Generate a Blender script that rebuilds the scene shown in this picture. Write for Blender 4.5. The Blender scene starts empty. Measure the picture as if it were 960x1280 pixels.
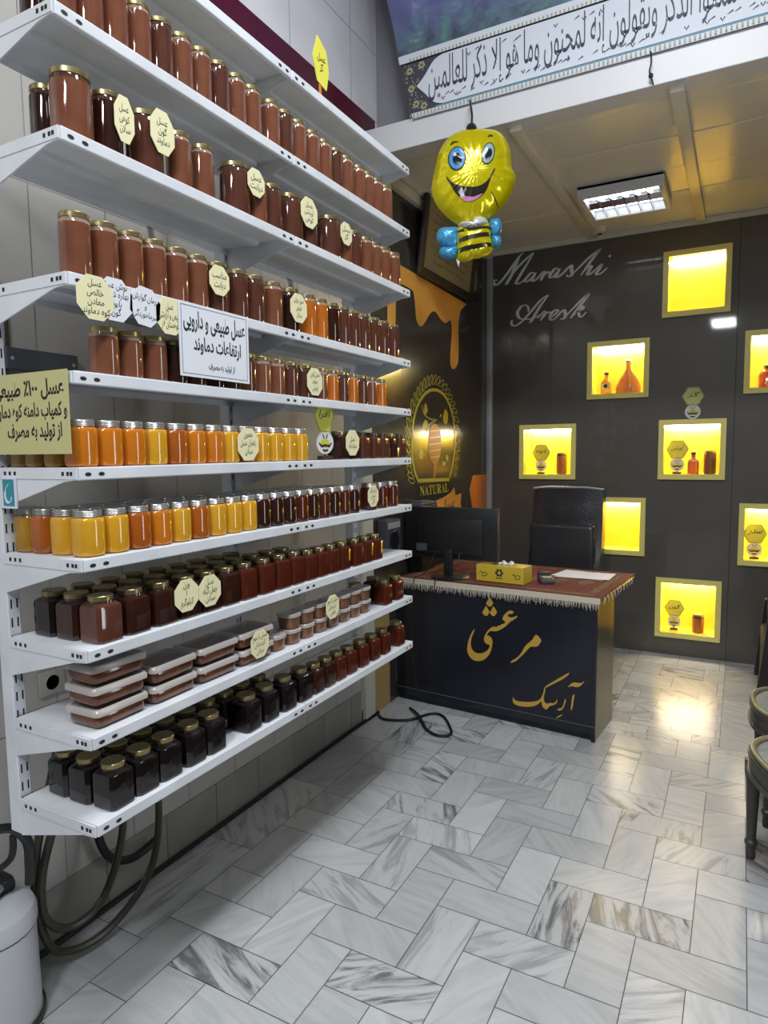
import bpy, bmesh, math, random
from mathutils import Matrix, Vector
random.seed(7)
S = bpy.context.scene
COL = S.collection
PI = math.pi

# ------------------------------------------------------------------ camera
cam_d = bpy.data.cameras.new('camera')
cam = bpy.data.objects.new('camera', cam_d)
COL.objects.link(cam)
cam_d.sensor_fit = 'VERTICAL'
cam_d.sensor_height = 36.0
cam_d.lens = 828.8 / 1280.0 * 36.0
cam_d.clip_start = 0.02
_r, _u, _f = (0.880712, 0.473509, -0.011602), (-0.032575, 0.084989, 0.995849), (-0.47253, 0.876679, -0.090275)
cam.matrix_world = Matrix(((_r[0], _u[0], -_f[0], 0), (_r[1], _u[1], -_f[1], 0), (_r[2], _u[2], -_f[2], 1.719), (0, 0, 0, 1)))
S.camera = cam

# ------------------------------------------------------------------ world, lights, exposure
W = bpy.data.worlds.new('world')
S.world = W
W.use_nodes = True
W.node_tree.nodes['Background'].inputs[0].default_value = (0.80, 0.88, 1.0, 1)
W.node_tree.nodes['Background'].inputs[1].default_value = 0.12
S.view_settings.view_transform = 'Standard'
S.view_settings.look = 'None'
S.view_settings.gamma = 1.0
S.view_settings.use_curve_mapping = False
S.view_settings.exposure = 0.06


def area(name, loc, sx, sy, power, color=(1, 1, 1), rot=(0, 0, 0)):
    l = bpy.data.lights.new(name, 'AREA')
    l.shape = 'RECTANGLE'
    l.size, l.size_y = sx, sy
    l.energy = power
    l.color = color
    o = bpy.data.objects.new(name, l)
    o.location = loc
    o.rotation_euler = rot
    COL.objects.link(o)
    return o


# the ceiling lamps of the tall front part of the shop (above and behind the camera)
area('ceiling_lamp_light', (-0.35, -1.35, 3.88), 0.36, 0.9, 80, (0.93, 0.97, 1.0))
area('ceiling_lamp_light', (-0.25, 1.5, 4.86), 1.2, 0.3, 92, (0.93, 0.97, 1.0))
area('ceiling_lamp_light', (0.2, -0.4, 4.86), 0.3, 1.2, 66, (0.93, 0.97, 1.0))
# the tall narrow window in the right wall whose streak shows in the jars
area('window_light', (0.915, 2.45, 1.75), 0.34, 1.7, 13, (0.90, 0.96, 1.0), (PI / 2, 0, PI / 2))

# ------------------------------------------------------------------ materials


def lin(c):
    if isinstance(c, str):
        c = tuple(int(c[i:i + 2], 16) / 255 for i in (0, 2, 4))
        c = tuple(x / 12.92 if x <= 0.04045 else ((x + 0.055) / 1.055) ** 2.4 for x in c)
    return (c[0], c[1], c[2], 1.0)


def mat(name, color, rough=0.5, metal=0.0, spec=0.5, coat=0.0, emit=None, estr=0.0, sss=0.0, trans=0.0, alpha=1.0, noise=None, bump=0.0, bscale=40):
    m = bpy.data.materials.new(name)
    m.use_nodes = True
    nt = m.node_tree
    b = nt.nodes['Principled BSDF']
    b.inputs['Base Color'].default_value = lin(color)
    b.inputs['Roughness'].default_value = rough
    b.inputs['Metallic'].default_value = metal
    b.inputs['Specular IOR Level'].default_value = spec
    b.inputs['Coat Weight'].default_value = coat
    b.inputs['Coat Roughness'].default_value = 0.04
    b.inputs['Transmission Weight'].default_value = trans
    b.inputs['Alpha'].default_value = alpha
    if emit:
        b.inputs['Emission Color'].default_value = lin(emit)
        b.inputs['Emission Strength'].default_value = estr
    if noise or bump:
        tc = nt.nodes.new('ShaderNodeTexCoord')
        n = nt.nodes.new('ShaderNodeTexNoise')
        n.inputs['Scale'].default_value = noise[1] if noise else bscale
        n.inputs['Detail'].default_value = 5
        nt.links.new(tc.outputs['Object'], n.inputs['Vector'])
        if noise:
            r = nt.nodes.new('ShaderNodeValToRGB')
            r.color_ramp.elements[0].position = 0.32
            r.color_ramp.elements[1].position = 0.68
            r.color_ramp.elements[0].color = lin(color)
            r.color_ramp.elements[1].color = lin(noise[0])
            nt.links.new(n.outputs['Fac'], r.inputs['Fac'])
            nt.links.new(r.outputs['Color'], b.inputs['Base Color'])
        if bump:
            bp = nt.nodes.new('ShaderNodeBump')
            bp.inputs['Strength'].default_value = bump
            bp.inputs['Distance'].default_value = 0.01
            nt.links.new(n.outputs['Fac'], bp.inputs['Height'])
            nt.links.new(bp.outputs['Normal'], b.inputs['Normal'])
    return m


def tile_mat(name, c1, c2, mortar, bw, bh, gap, rough, offset=0.0, ph=(0, 0), dirt=None):
    m = mat(name, c1, rough)
    nt = m.node_tree
    b = nt.nodes['Principled BSDF']
    uv = nt.nodes.new('ShaderNodeUVMap')
    mp = nt.nodes.new('ShaderNodeMapping')
    mp.inputs['Location'].default_value = (ph[0], ph[1], 0)
    br = nt.nodes.new('ShaderNodeTexBrick')
    br.offset = offset
    br.inputs['Color1'].default_value = lin(c1)
    br.inputs['Color2'].default_value = lin(c2)
    br.inputs['Mortar'].default_value = lin(mortar)
    br.inputs['Scale'].default_value = 1.0
    br.inputs['Brick Width'].default_value = bw
    br.inputs['Row Height'].default_value = bh
    br.inputs['Mortar Size'].default_value = gap
    br.inputs['Mortar Smooth'].default_value = 0.1
    nt.links.new(uv.outputs['UV'], mp.inputs['Vector'])
    nt.links.new(mp.outputs['Vector'], br.inputs['Vector'])
    col = br.outputs['Color']
    if dirt:
        n = nt.nodes.new('ShaderNodeTexNoise')
        n.inputs['Scale'].default_value = 3.0
        n.inputs['Detail'].default_value = 8
        nt.links.new(mp.outputs['Vector'], n.inputs['Vector'])
        r = nt.nodes.new('ShaderNodeValToRGB')
        r.color_ramp.elements[0].position = 0.42
        r.color_ramp.elements[1].position = 0.70
        r.color_ramp.elements[0].color = (0, 0, 0, 1)
        r.color_ramp.elements[1].color = (0.6, 0.6, 0.6, 1)
        nt.links.new(n.outputs['Fac'], r.inputs['Fac'])
        mx = nt.nodes.new('ShaderNodeMixRGB')
        mx.inputs['Color2'].default_value = lin(dirt)
        nt.links.new(r.outputs['Color'], mx.inputs['Fac'])
        nt.links.new(col, mx.inputs['Color1'])
        col = mx.outputs['Color']
    nt.links.new(col, b.inputs['Base Color'])
    bp = nt.nodes.new('ShaderNodeBump')
    bp.invert = True
    bp.inputs['Strength'].default_value = 0.4
    bp.inputs['Distance'].default_value = 0.003
    nt.links.new(br.outputs['Fac'], bp.inputs['Height'])
    nt.links.new(bp.outputs['Normal'], b.inputs['Normal'])
    return m


def marble_mat():
    m = mat('marble', 'c9cbcd', 0.25)
    nt = m.node_tree
    b = nt.nodes['Principled BSDF']
    tc = nt.nodes.new('ShaderNodeTexCoord')
    at = nt.nodes.new('ShaderNodeAttribute')
    at.attribute_name = 'tone'
    sep = nt.nodes.new('ShaderNodeSeparateColor')
    nt.links.new(at.outputs['Color'], sep.inputs['Color'])
    off = nt.nodes.new('ShaderNodeVectorMath')
    off.operation = 'MULTIPLY_ADD'
    off.inputs[1].default_value = (37, 53, 71)
    nt.links.new(at.outputs['Color'], off.inputs[0])
    nt.links.new(tc.outputs['Object'], off.inputs[2])
    rot = nt.nodes.new('ShaderNodeVectorRotate')
    rot.rotation_type = 'Z_AXIS'
    am = nt.nodes.new('ShaderNodeMath')
    am.operation = 'MULTIPLY'
    am.inputs[1].default_value = 2.6
    nt.links.new(sep.outputs['Green'], am.inputs[0])
    nt.links.new(am.outputs[0], rot.inputs['Angle'])
    nt.links.new(off.outputs[0], rot.inputs['Vector'])
    st = nt.nodes.new('ShaderNodeMapping')
    st.inputs['Scale'].default_value = (2.2, 13.0, 3.0)
    nt.links.new(rot.outputs[0], st.inputs['Vector'])
    n = nt.nodes.new('ShaderNodeTexNoise')
    n.inputs['Scale'].default_value = 1.3
    n.inputs['Detail'].default_value = 9
    n.inputs['Roughness'].default_value = 0.62
    n.inputs['Distortion'].default_value = 0.9
    nt.links.new(st.outputs[0], n.inputs['Vector'])
    # soft clouding
    r1 = nt.nodes.new('ShaderNodeValToRGB')
    r1.color_ramp.elements[0].position = 0.3
    r1.color_ramp.elements[1].position = 0.72
    r1.color_ramp.elements[0].color = lin('c4c6c8')
    r1.color_ramp.elements[1].color = lin('b0b2b4')
    nt.links.new(n.outputs['Fac'], r1.inputs['Fac'])
    # dark veins only in a few tiles
    r2 = nt.nodes.new('ShaderNodeValToRGB')
    e = r2.color_ramp.elements
    e[0].position = 0.50
    e[0].color = (0, 0, 0, 1)
    e[1].position = 0.62
    e[1].color = (1, 1, 1, 1)
    nt.links.new(n.outputs['Fac'], r2.inputs['Fac'])
    vs = nt.nodes.new('ShaderNodeMath')
    vs.operation = 'MULTIPLY'
    nt.links.new(r2.outputs['Color'], vs.inputs[0])
    nt.links.new(sep.outputs['Blue'], vs.inputs[1])
    mx = nt.nodes.new('ShaderNodeMixRGB')
    mx.inputs['Color2'].default_value = lin('6c6b6e')
    nt.links.new(vs.outputs[0], mx.inputs['Fac'])
    nt.links.new(r1.outputs['Color'], mx.inputs['Color1'])
    mul = nt.nodes.new('ShaderNodeMixRGB')
    mul.blend_type = 'MULTIPLY'
    mul.inputs['Fac'].default_value = 1.0
    tr = nt.nodes.new('ShaderNodeMapRange')
    tr.inputs['To Min'].default_value = 0.70
    tr.inputs['To Max'].default_value = 1.0
    nt.links.new(sep.outputs['Red'], tr.inputs['Value'])
    nt.links.new(mx.outputs['Color'], mul.inputs['Color1'])
    nt.links.new(tr.outputs[0], mul.inputs['Color2'])
    nt.links.new(mul.outputs['Color'], b.inputs['Base Color'])
    return m


M = {}
M['marble'] = marble_mat()
M['grout'] = mat('grout', '4d4a46', 0.8)
M['wall_tile'] = tile_mat('wall_tile', 'b4b1ad', 'aeaba7', '77746f', 0.3, 0.6, 0.0025, 0.28, 0.0, (-0.237, -0.207), 'b0aca4')
M['wall_tile_large'] = tile_mat('wall_tile_large', 'e6e4ea', 'e2e0e6', '8a8888', 0.6, 0.4, 0.003, 0.28, 0.0, (-0.519, -0.17), 'd4d1d6')
M['stone_course'] = tile_mat('stone_course', '98958e', '8d8a84', '5d5a55', 0.3, 0.5, 0.003, 0.5, 0.0, (-0.10, 0), '757169')
M['maroon'] = tile_mat('maroon', '551a2c', '4f1828', '3a141f', 0.6, 0.2, 0.002, 0.25, 0.0, (-0.248, 0))
M['upper_grey'] = mat('upper_grey', '8d8c92', 0.6)
M['black_gloss_hazed'] = mat('black_gloss_hazed', '55504a', 0.42, coat=0.55, noise=('5b564f', 3))  # base lifted from black to grey, lens haze put into the wall colour
M['black_vinyl'] = mat('black_vinyl', '3c3936', 0.16)
M['white_metal'] = mat('white_metal', 'dfe2e8', 0.34, noise=('d3d6dc', 9))
M['slot'] = mat('slot', '1b1b1d', 0.7)
M['cream'] = mat('cream', 'cfcbbb', 0.45)
M['beige_board'] = mat('beige_board', 'b39a62', 0.5)
M['ceiling_pvc'] = mat('ceiling_pvc', 'e6e1d2', 0.22)
M['ceiling_seam'] = mat('ceiling_seam', '55503f', 0.5)
M['rib'] = mat('rib', 'e0dac8', 0.25)
M['beam_white'] = mat('beam_white', 'd9d9dc', 0.4)
M['plaster'] = mat('plaster', '9a9894', 0.75)
M['silver'] = mat('silver', 'b2b3b4', 0.35, 0.15)
M['lid_gold'] = mat('lid_gold', 'a8986c', 0.3, 0.85)
M['lid_silver'] = mat('lid_silver', 'b8b6b4', 0.28, 0.8)
M['lid_dark'] = mat('lid_dark', '55483a', 0.3, 0.6)
M['neck_glass'] = mat('neck_glass', '8f7a6a', 0.08, 0.0, 0.7)
M['neck_dark'] = mat('neck_dark', '4a332a', 0.06, 0.0, 0.8)
M['paper_cream'] = mat('paper_cream', 'e6e0b4', 0.7)
M['paper_white'] = mat('paper_white', 'dfe2ea', 0.6)
M['paper_yellow'] = mat('paper_yellow', 'c3bd86', 0.7)
M['ink'] = mat('ink', '1d1c1c', 0.6)
M['blue_ink'] = mat('blue_ink', '2a3350', 0.6)
M['gold'] = mat('gold', 'cfa548', 0.35, 0.15)
M['yellow_line'] = mat('yellow_line', 'c9bb2e', 0.4)
M['drip_orange'] = mat('drip_orange', 'eeb152', 0.3, noise=('e2a045', 3))
M['drip_edge'] = mat('drip_edge', 'e9b65e', 0.3)
M['dipper_wood'] = mat('dipper_wood', 'c47634', 0.4)
M['grey_letter'] = mat('grey_letter', 'f0f0f2', 0.5)
M['niche_yellow'] = mat('niche_yellow', (0.95, 0.72, 0.05), 0.3)
M['niche_frame'] = mat('niche_frame', (0.90, 0.79, 0.24), 0.35)
M['led'] = mat('led', 'ffffff', 0.5, emit=(1.0, 0.96, 0.86), estr=120)
M['tube'] = mat('tube', 'ffffff', 0.5, emit=(0.93, 0.97, 1.0), estr=13)
M['mirror'] = mat('mirror', 'c9ccd2', 0.18, 1.0)
M['black_plastic'] = mat('black_plastic', '1c1c1e', 0.4)
M['grey_plastic'] = mat('grey_plastic', '4a4d55', 0.45)
M['leather'] = mat('leather', '36363a', 0.24, coat=0.35, bump=0.25, bscale=60)
M['desk_black'] = mat('desk_black', '1b1d24', 0.22, noise=('20222c', 4))
M['desk_edge'] = mat('desk_edge', '57503f', 0.3)
M['rug_red'] = mat('rug_red', '6e2426', 0.9, noise=('5a1c20', 30))
M['rug_pattern'] = mat('rug_pattern', '7d6a3c', 0.9, noise=('4a2722', 90))
M['fringe'] = mat('fringe', 'c8bfae', 0.9)
M['tissue_yellow'] = mat('tissue_yellow', 'd2b53a', 0.45)
M['tissue'] = mat('tissue', 'f0f0ee', 0.8)
M['cable'] = mat('cable', '17171a', 0.4)
M['hose'] = mat('hose', '2b2a22', 0.35, noise=('413c2c', 6))
M['bin_white'] = mat('bin_white', 'c4c6cc', 0.3)
M['wood_grey'] = mat('wood_grey', '4b4642', 0.4, noise=('3c3835', 12))
M['gold_rim'] = mat('gold_rim', '8f886a', 0.35, 0.3)
M['seat_green'] = mat('seat_green', '8b9089', 0.8, noise=('747a74', 25))
M['dark_fabric'] = mat('dark_fabric', '232022', 0.8)
M['foil_yellow'] = mat('foil_yellow', 'd8c90a', 0.16, 0.35, 0.6, bump=0.35, bscale=14)
M['foil_black'] = mat('foil_black', '2c2820', 0.2, 0.1)
M['foil_blue'] = mat('foil_blue', '4a9ccc', 0.18, 0.3, bump=0.4, bscale=30)
M['foil_white'] = mat('foil_white', 'd5d6da', 0.25, 0.2)
M['foil_pink'] = mat('foil_pink', 'd68cc4', 0.3, 0.1)
M['eye_blue'] = mat('eye_blue', '4f93cf', 0.25)
M['eye_grey'] = mat('eye_grey', '8fa9ad', 0.25)
M['pupil'] = mat('pupil', '17202c', 0.2)
M['frame_brown'] = mat('frame_brown', '2c201c', 0.35)
M['frame_paper'] = mat('frame_paper', '8f866c', 0.5)
M['portrait'] = mat('portrait', '56524f', 0.4, noise=('8d8a86', 9))
M['teal'] = mat('teal', '2f8c9c', 0.4)
M['banner_white'] = mat('banner_white', 'd6dbe6', 0.55)
M['banner_dark'] = mat('banner_dark', '41404c', 0.55)
M['banner_blue'] = mat('banner_blue', '6ea9c9', 0.55)
M['banner_gold'] = mat('banner_gold', 'a9a679', 0.55)
M['calli'] = mat('calli', '3a4257', 0.55)
M['tray_plastic'] = mat('tray_plastic', 'cdc6c2', 0.2, alpha=0.7)
M['tray_side'] = mat('tray_side', '4e2a1e', 0.15, coat=0.4, noise=('74472e', 28))
M['tray_film'] = mat('tray_film', 'a9a19c', 0.12, alpha=0.35)
M['tub_side'] = mat('tub_side', '60402f', 0.15, coat=0.4, noise=('80583d', 30))
M['hexsign'] = mat('hexsign', 'd8d44e', 0.5)
M['hexsign_pale'] = mat('hexsign_pale', 'c9cc7c', 0.5)
M['disc_white'] = mat('disc_white', 'd8d8d4', 0.5)
M['bee_yellow'] = mat('bee_yellow', 'c9c23a', 0.5)
M['bottle_amber'] = mat('bottle_amber', 'd2986c', 0.10, coat=0.4, trans=0.5)
M['bottle_red'] = mat('bottle_red', 'd07a48', 0.10, coat=0.4, trans=0.5)
M['bottle_pale'] = mat('bottle_pale', 'e0b860', 0.10, coat=0.4, trans=0.7)
M['plaster_dark'] = mat('plaster_dark', '3a3836', 0.7)
M['socket'] = mat('socket', 'a9a69d', 0.4)


def landscape_mat():
    m = mat('landscape', '3b4566', 0.5)
    nt = m.node_tree
    b = nt.nodes['Principled BSDF']
    tc = nt.nodes.new('ShaderNodeTexCoord')
    n = nt.nodes.new('ShaderNodeTexNoise')
    n.inputs['Scale'].default_value = 5.0
    n.inputs['Detail'].default_value = 10
    n.inputs['Roughness'].default_value = 0.7
    n.inputs['Distortion'].default_value = 0.8
    nt.links.new(tc.outputs['Object'], n.inputs['Vector'])
    r = nt.nodes.new('ShaderNodeValToRGB')
    cr = r.color_ramp
    cr.elements[0].position = 0.36
    cr.elements[0].color = lin('39424f')
    cr.elements[1].position = 0.72
    cr.elements[1].color = lin('c9badb')
    for p, c in ((0.45, '4a5c68'), (0.52, '5b6e82'), (0.57, '4c8a62'), (0.61, '7379a0')):
        e = cr.elements.new(p)
        e.color = lin(c)
    nt.links.new(n.outputs['Fac'], r.inputs['Fac'])
    sp = nt.nodes.new('ShaderNodeSeparateXYZ')
    nt.links.new(tc.outputs['Object'], sp.inputs[0])
    mr = nt.nodes.new('ShaderNodeMapRange')
    mr.inputs['From Min'].default_value = 4.02
    mr.inputs['From Max'].default_value = 4.36
    nt.links.new(sp.outputs['Y'], mr.inputs['Value'])
    mx = nt.nodes.new('ShaderNodeMixRGB')
    mx.inputs['Color2'].default_value = lin('8482c4')
    ml = nt.nodes.new('ShaderNodeMath')
    ml.operation = 'MULTIPLY'
    ml.inputs[1].default_value = 0.75
    nt.links.new(mr.outputs[0], ml.inputs[0])
    nt.links.new(ml.outputs[0], mx.inputs['Fac'])
    nt.links.new(r.outputs['Color'], mx.inputs['Color1'])
    nt.links.new(mx.outputs['Color'], b.inputs['Base Color'])
    return m


M['landscape'] = landscape_mat()
HONEY = {'amber': ('6d3f2d', '784a36'), 'brown': ('502d22', '593428'), 'gold': ('a8581a', 'b5651f'), 'dark': ('2a1310', '35190f'), 'black': ('120c0d', '1a1112'),
         'red': ('43190f', '4f2013'), 'yellow': ('d39c28', 'ca9224'), 'orange': ('c8761c', 'bd6a18'), 'rust': ('a8591b', '9c4f18'), 'yellow_shaded': ('a87c1e', '9b701c')}  # last entry: the yellow honey, darkened to carry the back-row shade
for k, (a_, b_) in HONEY.items():
    M['honey_' + k] = mat('honey_' + k, a_, 0.07, 0.0, 0.55, coat=0.35, noise=(b_, 14))

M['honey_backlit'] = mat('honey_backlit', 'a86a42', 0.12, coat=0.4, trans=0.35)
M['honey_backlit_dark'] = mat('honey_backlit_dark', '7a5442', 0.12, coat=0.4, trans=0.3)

# ------------------------------------------------------------------ mesh helpers


class MB:
    """collects vertices and faces of one mesh"""

    def __init__(s):
        s.v, s.f, s.m, s.uv = [], [], [], {}

    def add(s, vs, fs, mi=0):
        o = len(s.v)
        s.v += [tuple(v) for v in vs]
        for f in fs:
            s.f.append(tuple(i + o for i in f))
            s.m.append(mi)
        return s

    def box(s, a, b, mi=0):
        x0, y0, z0 = a
        x1, y1, z1 = b
        vs = [(x0, y0, z0), (x1, y0, z0), (x1, y1, z0), (x0, y1, z0), (x0, y0, z1), (x1, y0, z1), (x1, y1, z1), (x0, y1, z1)]
        return s.add(vs, [(3, 2, 1, 0), (4, 5, 6, 7), (0, 1, 5, 4), (1, 2, 6, 5), (2, 3, 7, 6), (3, 0, 4, 7)], mi)

    def rbox(s, a, b, r=0.01, mi=0, seg=2):
        bm = bmesh.new()
        c = [(a[i] + b[i]) / 2 for i in range(3)]
        d = [b[i] - a[i] for i in range(3)]
        bmesh.ops.create_cube(bm, size=1.0, matrix=Matrix.Translation(c) @ Matrix.Diagonal((d[0], d[1], d[2], 1)))
        bmesh.ops.bevel(bm, geom=list(bm.edges), offset=min(r, min(d) * 0.45), segments=seg, profile=0.5, affect='EDGES')
        bm.verts.index_update()
        s.add([v.co[:] for v in bm.verts], [[v.index for v in f.verts] for f in bm.faces], mi)
        bm.free()
        return s

    def lathe(s, prof, seg=24, c=(0, 0, 0), mi=0, sq=None, cap=True):
        """prof: (radius, z) list from bottom to top; sq: superellipse exponent for squarish bodies"""
        vs, fs = [], []
        for r, z in prof:
            for i in range(seg):
                a = 2 * PI * (i + 0.5) / seg
                ca, sa = math.cos(a), math.sin(a)
                k = 1.0
                if sq:
                    k = 1.0 / ((abs(ca) ** sq + abs(sa) ** sq) ** (1.0 / sq))
                vs.append((c[0] + r * k * ca, c[1] + r * k * sa, c[2] + z))
        n = len(prof)
        for j in range(n - 1):
            for i in range(seg):
                i2 = (i + 1) % seg
                fs.append((j * seg + i, j * seg + i2, (j + 1) * seg + i2, (j + 1) * seg + i))
        if cap:
            fs.append(tuple(range(seg - 1, -1, -1)))
            fs.append(tuple((n - 1) * seg + i for i in range(seg)))
        return s.add(vs, fs, mi)

    def tube(s, pts, r, seg=8, mi=0, cap=True):
        pts = [Vector(p) for p in pts]
        n = len(pts)
        rr = r if isinstance(r, (list, tuple)) else [r] * n
        vs, fs = [], []
        up = None
        for i, p in enumerate(pts):
            t = (pts[min(i + 1, n - 1)] - pts[max(i - 1, 0)]).normalized()
            if up is None:
                up = Vector((0, 0, 1)) if abs(t.z) < 0.9 else Vector((1, 0, 0))
            sd = t.cross(up)
            if sd.length < 1e-6:
                sd = t.orthogonal()
            sd.normalize()
            up = sd.cross(t).normalized()
            for k in range(seg):
                a = 2 * PI * k / seg
                vs.append(p + sd * (rr[i] * math.cos(a)) + up * (rr[i] * math.sin(a)))
        for i in range(n - 1):
            for k in range(seg):
                k2 = (k + 1) % seg
                fs.append((i * seg + k, i * seg + k2, (i + 1) * seg + k2, (i + 1) * seg + k))
        if cap:
            fs.append(tuple(range(seg - 1, -1, -1)))
            fs.append(tuple((n - 1) * seg + k for k in range(seg)))
        return s.add(vs, fs, mi)

    def prism(s, poly, z0, z1, mi=0, T=None):
        """poly in XY extruded z0..z1 (any simple polygon)"""
        n = len(poly)
        if sum(poly[i][0] * poly[(i + 1) % n][1] - poly[(i + 1) % n][0] * poly[i][1] for i in range(n)) < 0:
            poly = poly[::-1]
        vs = [(x, y, z0) for x, y in poly] + [(x, y, z1) for x, y in poly]
        if T:
            vs = [T(v) for v in vs]
        fs = [tuple(range(n - 1, -1, -1)), tuple(range(n, 2 * n))] + [(i, (i + 1) % n, n + (i + 1) % n, n + i) for i in range(n)]
        return s.add(vs, fs, mi)

    def ribbon(s, pts, ws, z=0.0, mi=0, th=0.0012):
        """flat stroke of varying width in XY"""
        n = len(pts)
        L, R = [], []
        for i, (x, y) in enumerate(pts):
            a, b = pts[max(i - 1, 0)], pts[min(i + 1, n - 1)]
            dx, dy = b[0] - a[0], b[1] - a[1]
            l = math.hypot(dx, dy) or 1
            w = (ws[i] if isinstance(ws, (list, tuple)) else ws) / 2
            L.append((x - dy / l * w, y + dx / l * w))
            R.append((x + dy / l * w, y - dx / l * w))
        vs = []
        for zz in (z, z + th):
            vs += [(a, b, zz) for a, b in L] + [(a, b, zz) for a, b in R]
        fs = []
        for i in range(n - 1):
            fs.append((2 * n + i, 3 * n + i, 3 * n + i + 1, 2 * n + i + 1))
            fs.append((i, 2 * n + i, 2 * n + i + 1, i + 1))
            fs.append((n + i, n + i + 1, 3 * n + i + 1, 3 * n + i))
        return s.add(vs, fs, mi)

    def mesh(s, name, mats, smooth=False, uv=None, ang=35):
        me = bpy.data.meshes.new(name)
        me.from_pydata(s.v, [], s.f)
        for m in (mats if isinstance(mats, (list, tuple)) else [mats]):
            me.materials.append(M[m])
        me.polygons.foreach_set('material_index', s.m)
        if uv:
            l = me.uv_layers.new(name='UVMap')
            for lp in me.loops:
                l.data[lp.index].uv = uv(me.vertices[lp.vertex_index].co)
        if smooth:
            me.polygons.foreach_set('use_smooth', [True] * len(me.polygons))
            me.set_sharp_from_angle(angle=math.radians(ang))
        me.update()
        return me


def link(name, me, parent=None, loc=(0, 0, 0), rot=(0, 0, 0), scale=None):
    o = bpy.data.objects.new(name, me)
    COL.objects.link(o)
    o.location = loc
    o.rotation_euler = rot
    if scale:
        o.scale = scale
    if parent:
        o.parent = parent
    return o


def obj(name, mb, mats, parent=None, smooth=False, loc=(0, 0, 0), rot=(0, 0, 0), uv=None, label=None, ang=35):
    o = link(name, mb.mesh(name, mats, smooth, uv, ang), parent, loc, rot)
    if label:
        o['label'] = label
    return o


def tag(o, label, cat, group=None):
    o['label'] = label
    o['category'] = cat
    if group:
        o['group'] = group
    return o


def thing(name, label, cat, loc=(0, 0, 0), rot=(0, 0, 0), group=None):
    o = bpy.data.objects.new(name, None)
    o.empty_display_size = 0.05
    COL.objects.link(o)
    o.location = loc
    o.rotation_euler = rot
    return tag(o, label, cat, group)


def struct(name, mb, mats, parent=None, smooth=False, uv=None, loc=(0, 0, 0), rot=(0, 0, 0)):
    o = obj(name, mb, mats, parent, smooth, loc, rot, uv)
    o['kind'] = 'structure'
    return o


def smooth_path(pts, n=8, closed=False):
    """Catmull-Rom through the points (tuples of any length)"""
    out = []
    m = len(pts)
    rng = range(m) if closed else range(m - 1)
    for i in rng:
        g = (lambda k: pts[k % m]) if closed else (lambda k: pts[min(max(k, 0), m - 1)])
        p0, p1, p2, p3 = g(i - 1), g(i), g(i + 1), g(i + 2)
        for k in range(n):
            t = k / n
            out.append(tuple(0.5 * ((2 * b) + (-a + c) * t + (2 * a - 5 * b + 4 * c - d) * t * t + (-a + 3 * b - 3 * c + d) * t ** 3) for a, b, c, d in zip(p0, p1, p2, p3)))
    if not closed:
        out.append(tuple(pts[-1]))
    return out


FACE_X = (PI / 2, 0, PI / 2)     # lettering on a surface that faces +x
FACE_Y = (PI / 2, 0, 0)          # lettering on a surface that faces -y

# ------------------------------------------------------------------ Arabic shaping for the built-in font
_AR = {}


def _ar(ch, iso, n):
    _AR[ch] = (iso, n)


for ch, iso, n in (('ا', 0xFE8D, 2), ('آ', 0xFE81, 2), ('أ', 0xFE83, 2), ('إ', 0xFE87, 2), ('ب', 0xFE8F, 4), ('ت', 0xFE95, 4), ('ث', 0xFE99, 4), ('ج', 0xFE9D, 4), ('ح', 0xFEA1, 4),
                   ('خ', 0xFEA5, 4), ('د', 0xFEA9, 2), ('ذ', 0xFEAB, 2), ('ر', 0xFEAD, 2), ('ز', 0xFEAF, 2), ('س', 0xFEB1, 4), ('ش', 0xFEB5, 4), ('ص', 0xFEB9, 4), ('ض', 0xFEBD, 4),
                   ('ط', 0xFEC1, 4), ('ظ', 0xFEC5, 4), ('ع', 0xFEC9, 4), ('غ', 0xFECD, 4), ('ف', 0xFED1, 4), ('ق', 0xFED5, 4), ('ك', 0xFED9, 4), ('ل', 0xFEDD, 4), ('م', 0xFEE1, 4),
                   ('ن', 0xFEE5, 4), ('ه', 0xFEE9, 4), ('و', 0xFEED, 2), ('ي', 0xFEF1, 4), ('پ', 0xFB56, 4), ('چ', 0xFB7A, 4), ('ژ', 0xFB8A, 2), ('ک', 0xFB8E, 4), ('گ', 0xFB92, 4),
                   ('ی', 0xFBFC, 4), ('ئ', 0xFE89, 4)):
    _ar(ch, iso, n)


def arabic(s):
    s = s.replace('لا', '\u0001')
    out = []
    for i, ch in enumerate(s):
        def joins(c):            # connects to the letter after it
            return c in _AR and _AR[c][1] == 4
        prev = i > 0 and joins(s[i - 1])
        if ch == '\u0001':
            out.append(chr(0xFEFC if prev else 0xFEFB))
            continue
        if ch not in _AR:
            out.append(ch)
            continue
        nxt = i + 1 < len(s) and (s[i + 1] in _AR or s[i + 1] == '\u0001')
        iso, n = _AR[ch]
        if n == 2:
            k = 1 if prev else 0
        else:
            k = {(False, False): 0, (True, False): 1, (False, True): 2, (True, True): 3}[(prev, nxt)]
        out.append(chr(iso + k))
    return ''.join(out)[::-1]


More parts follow.
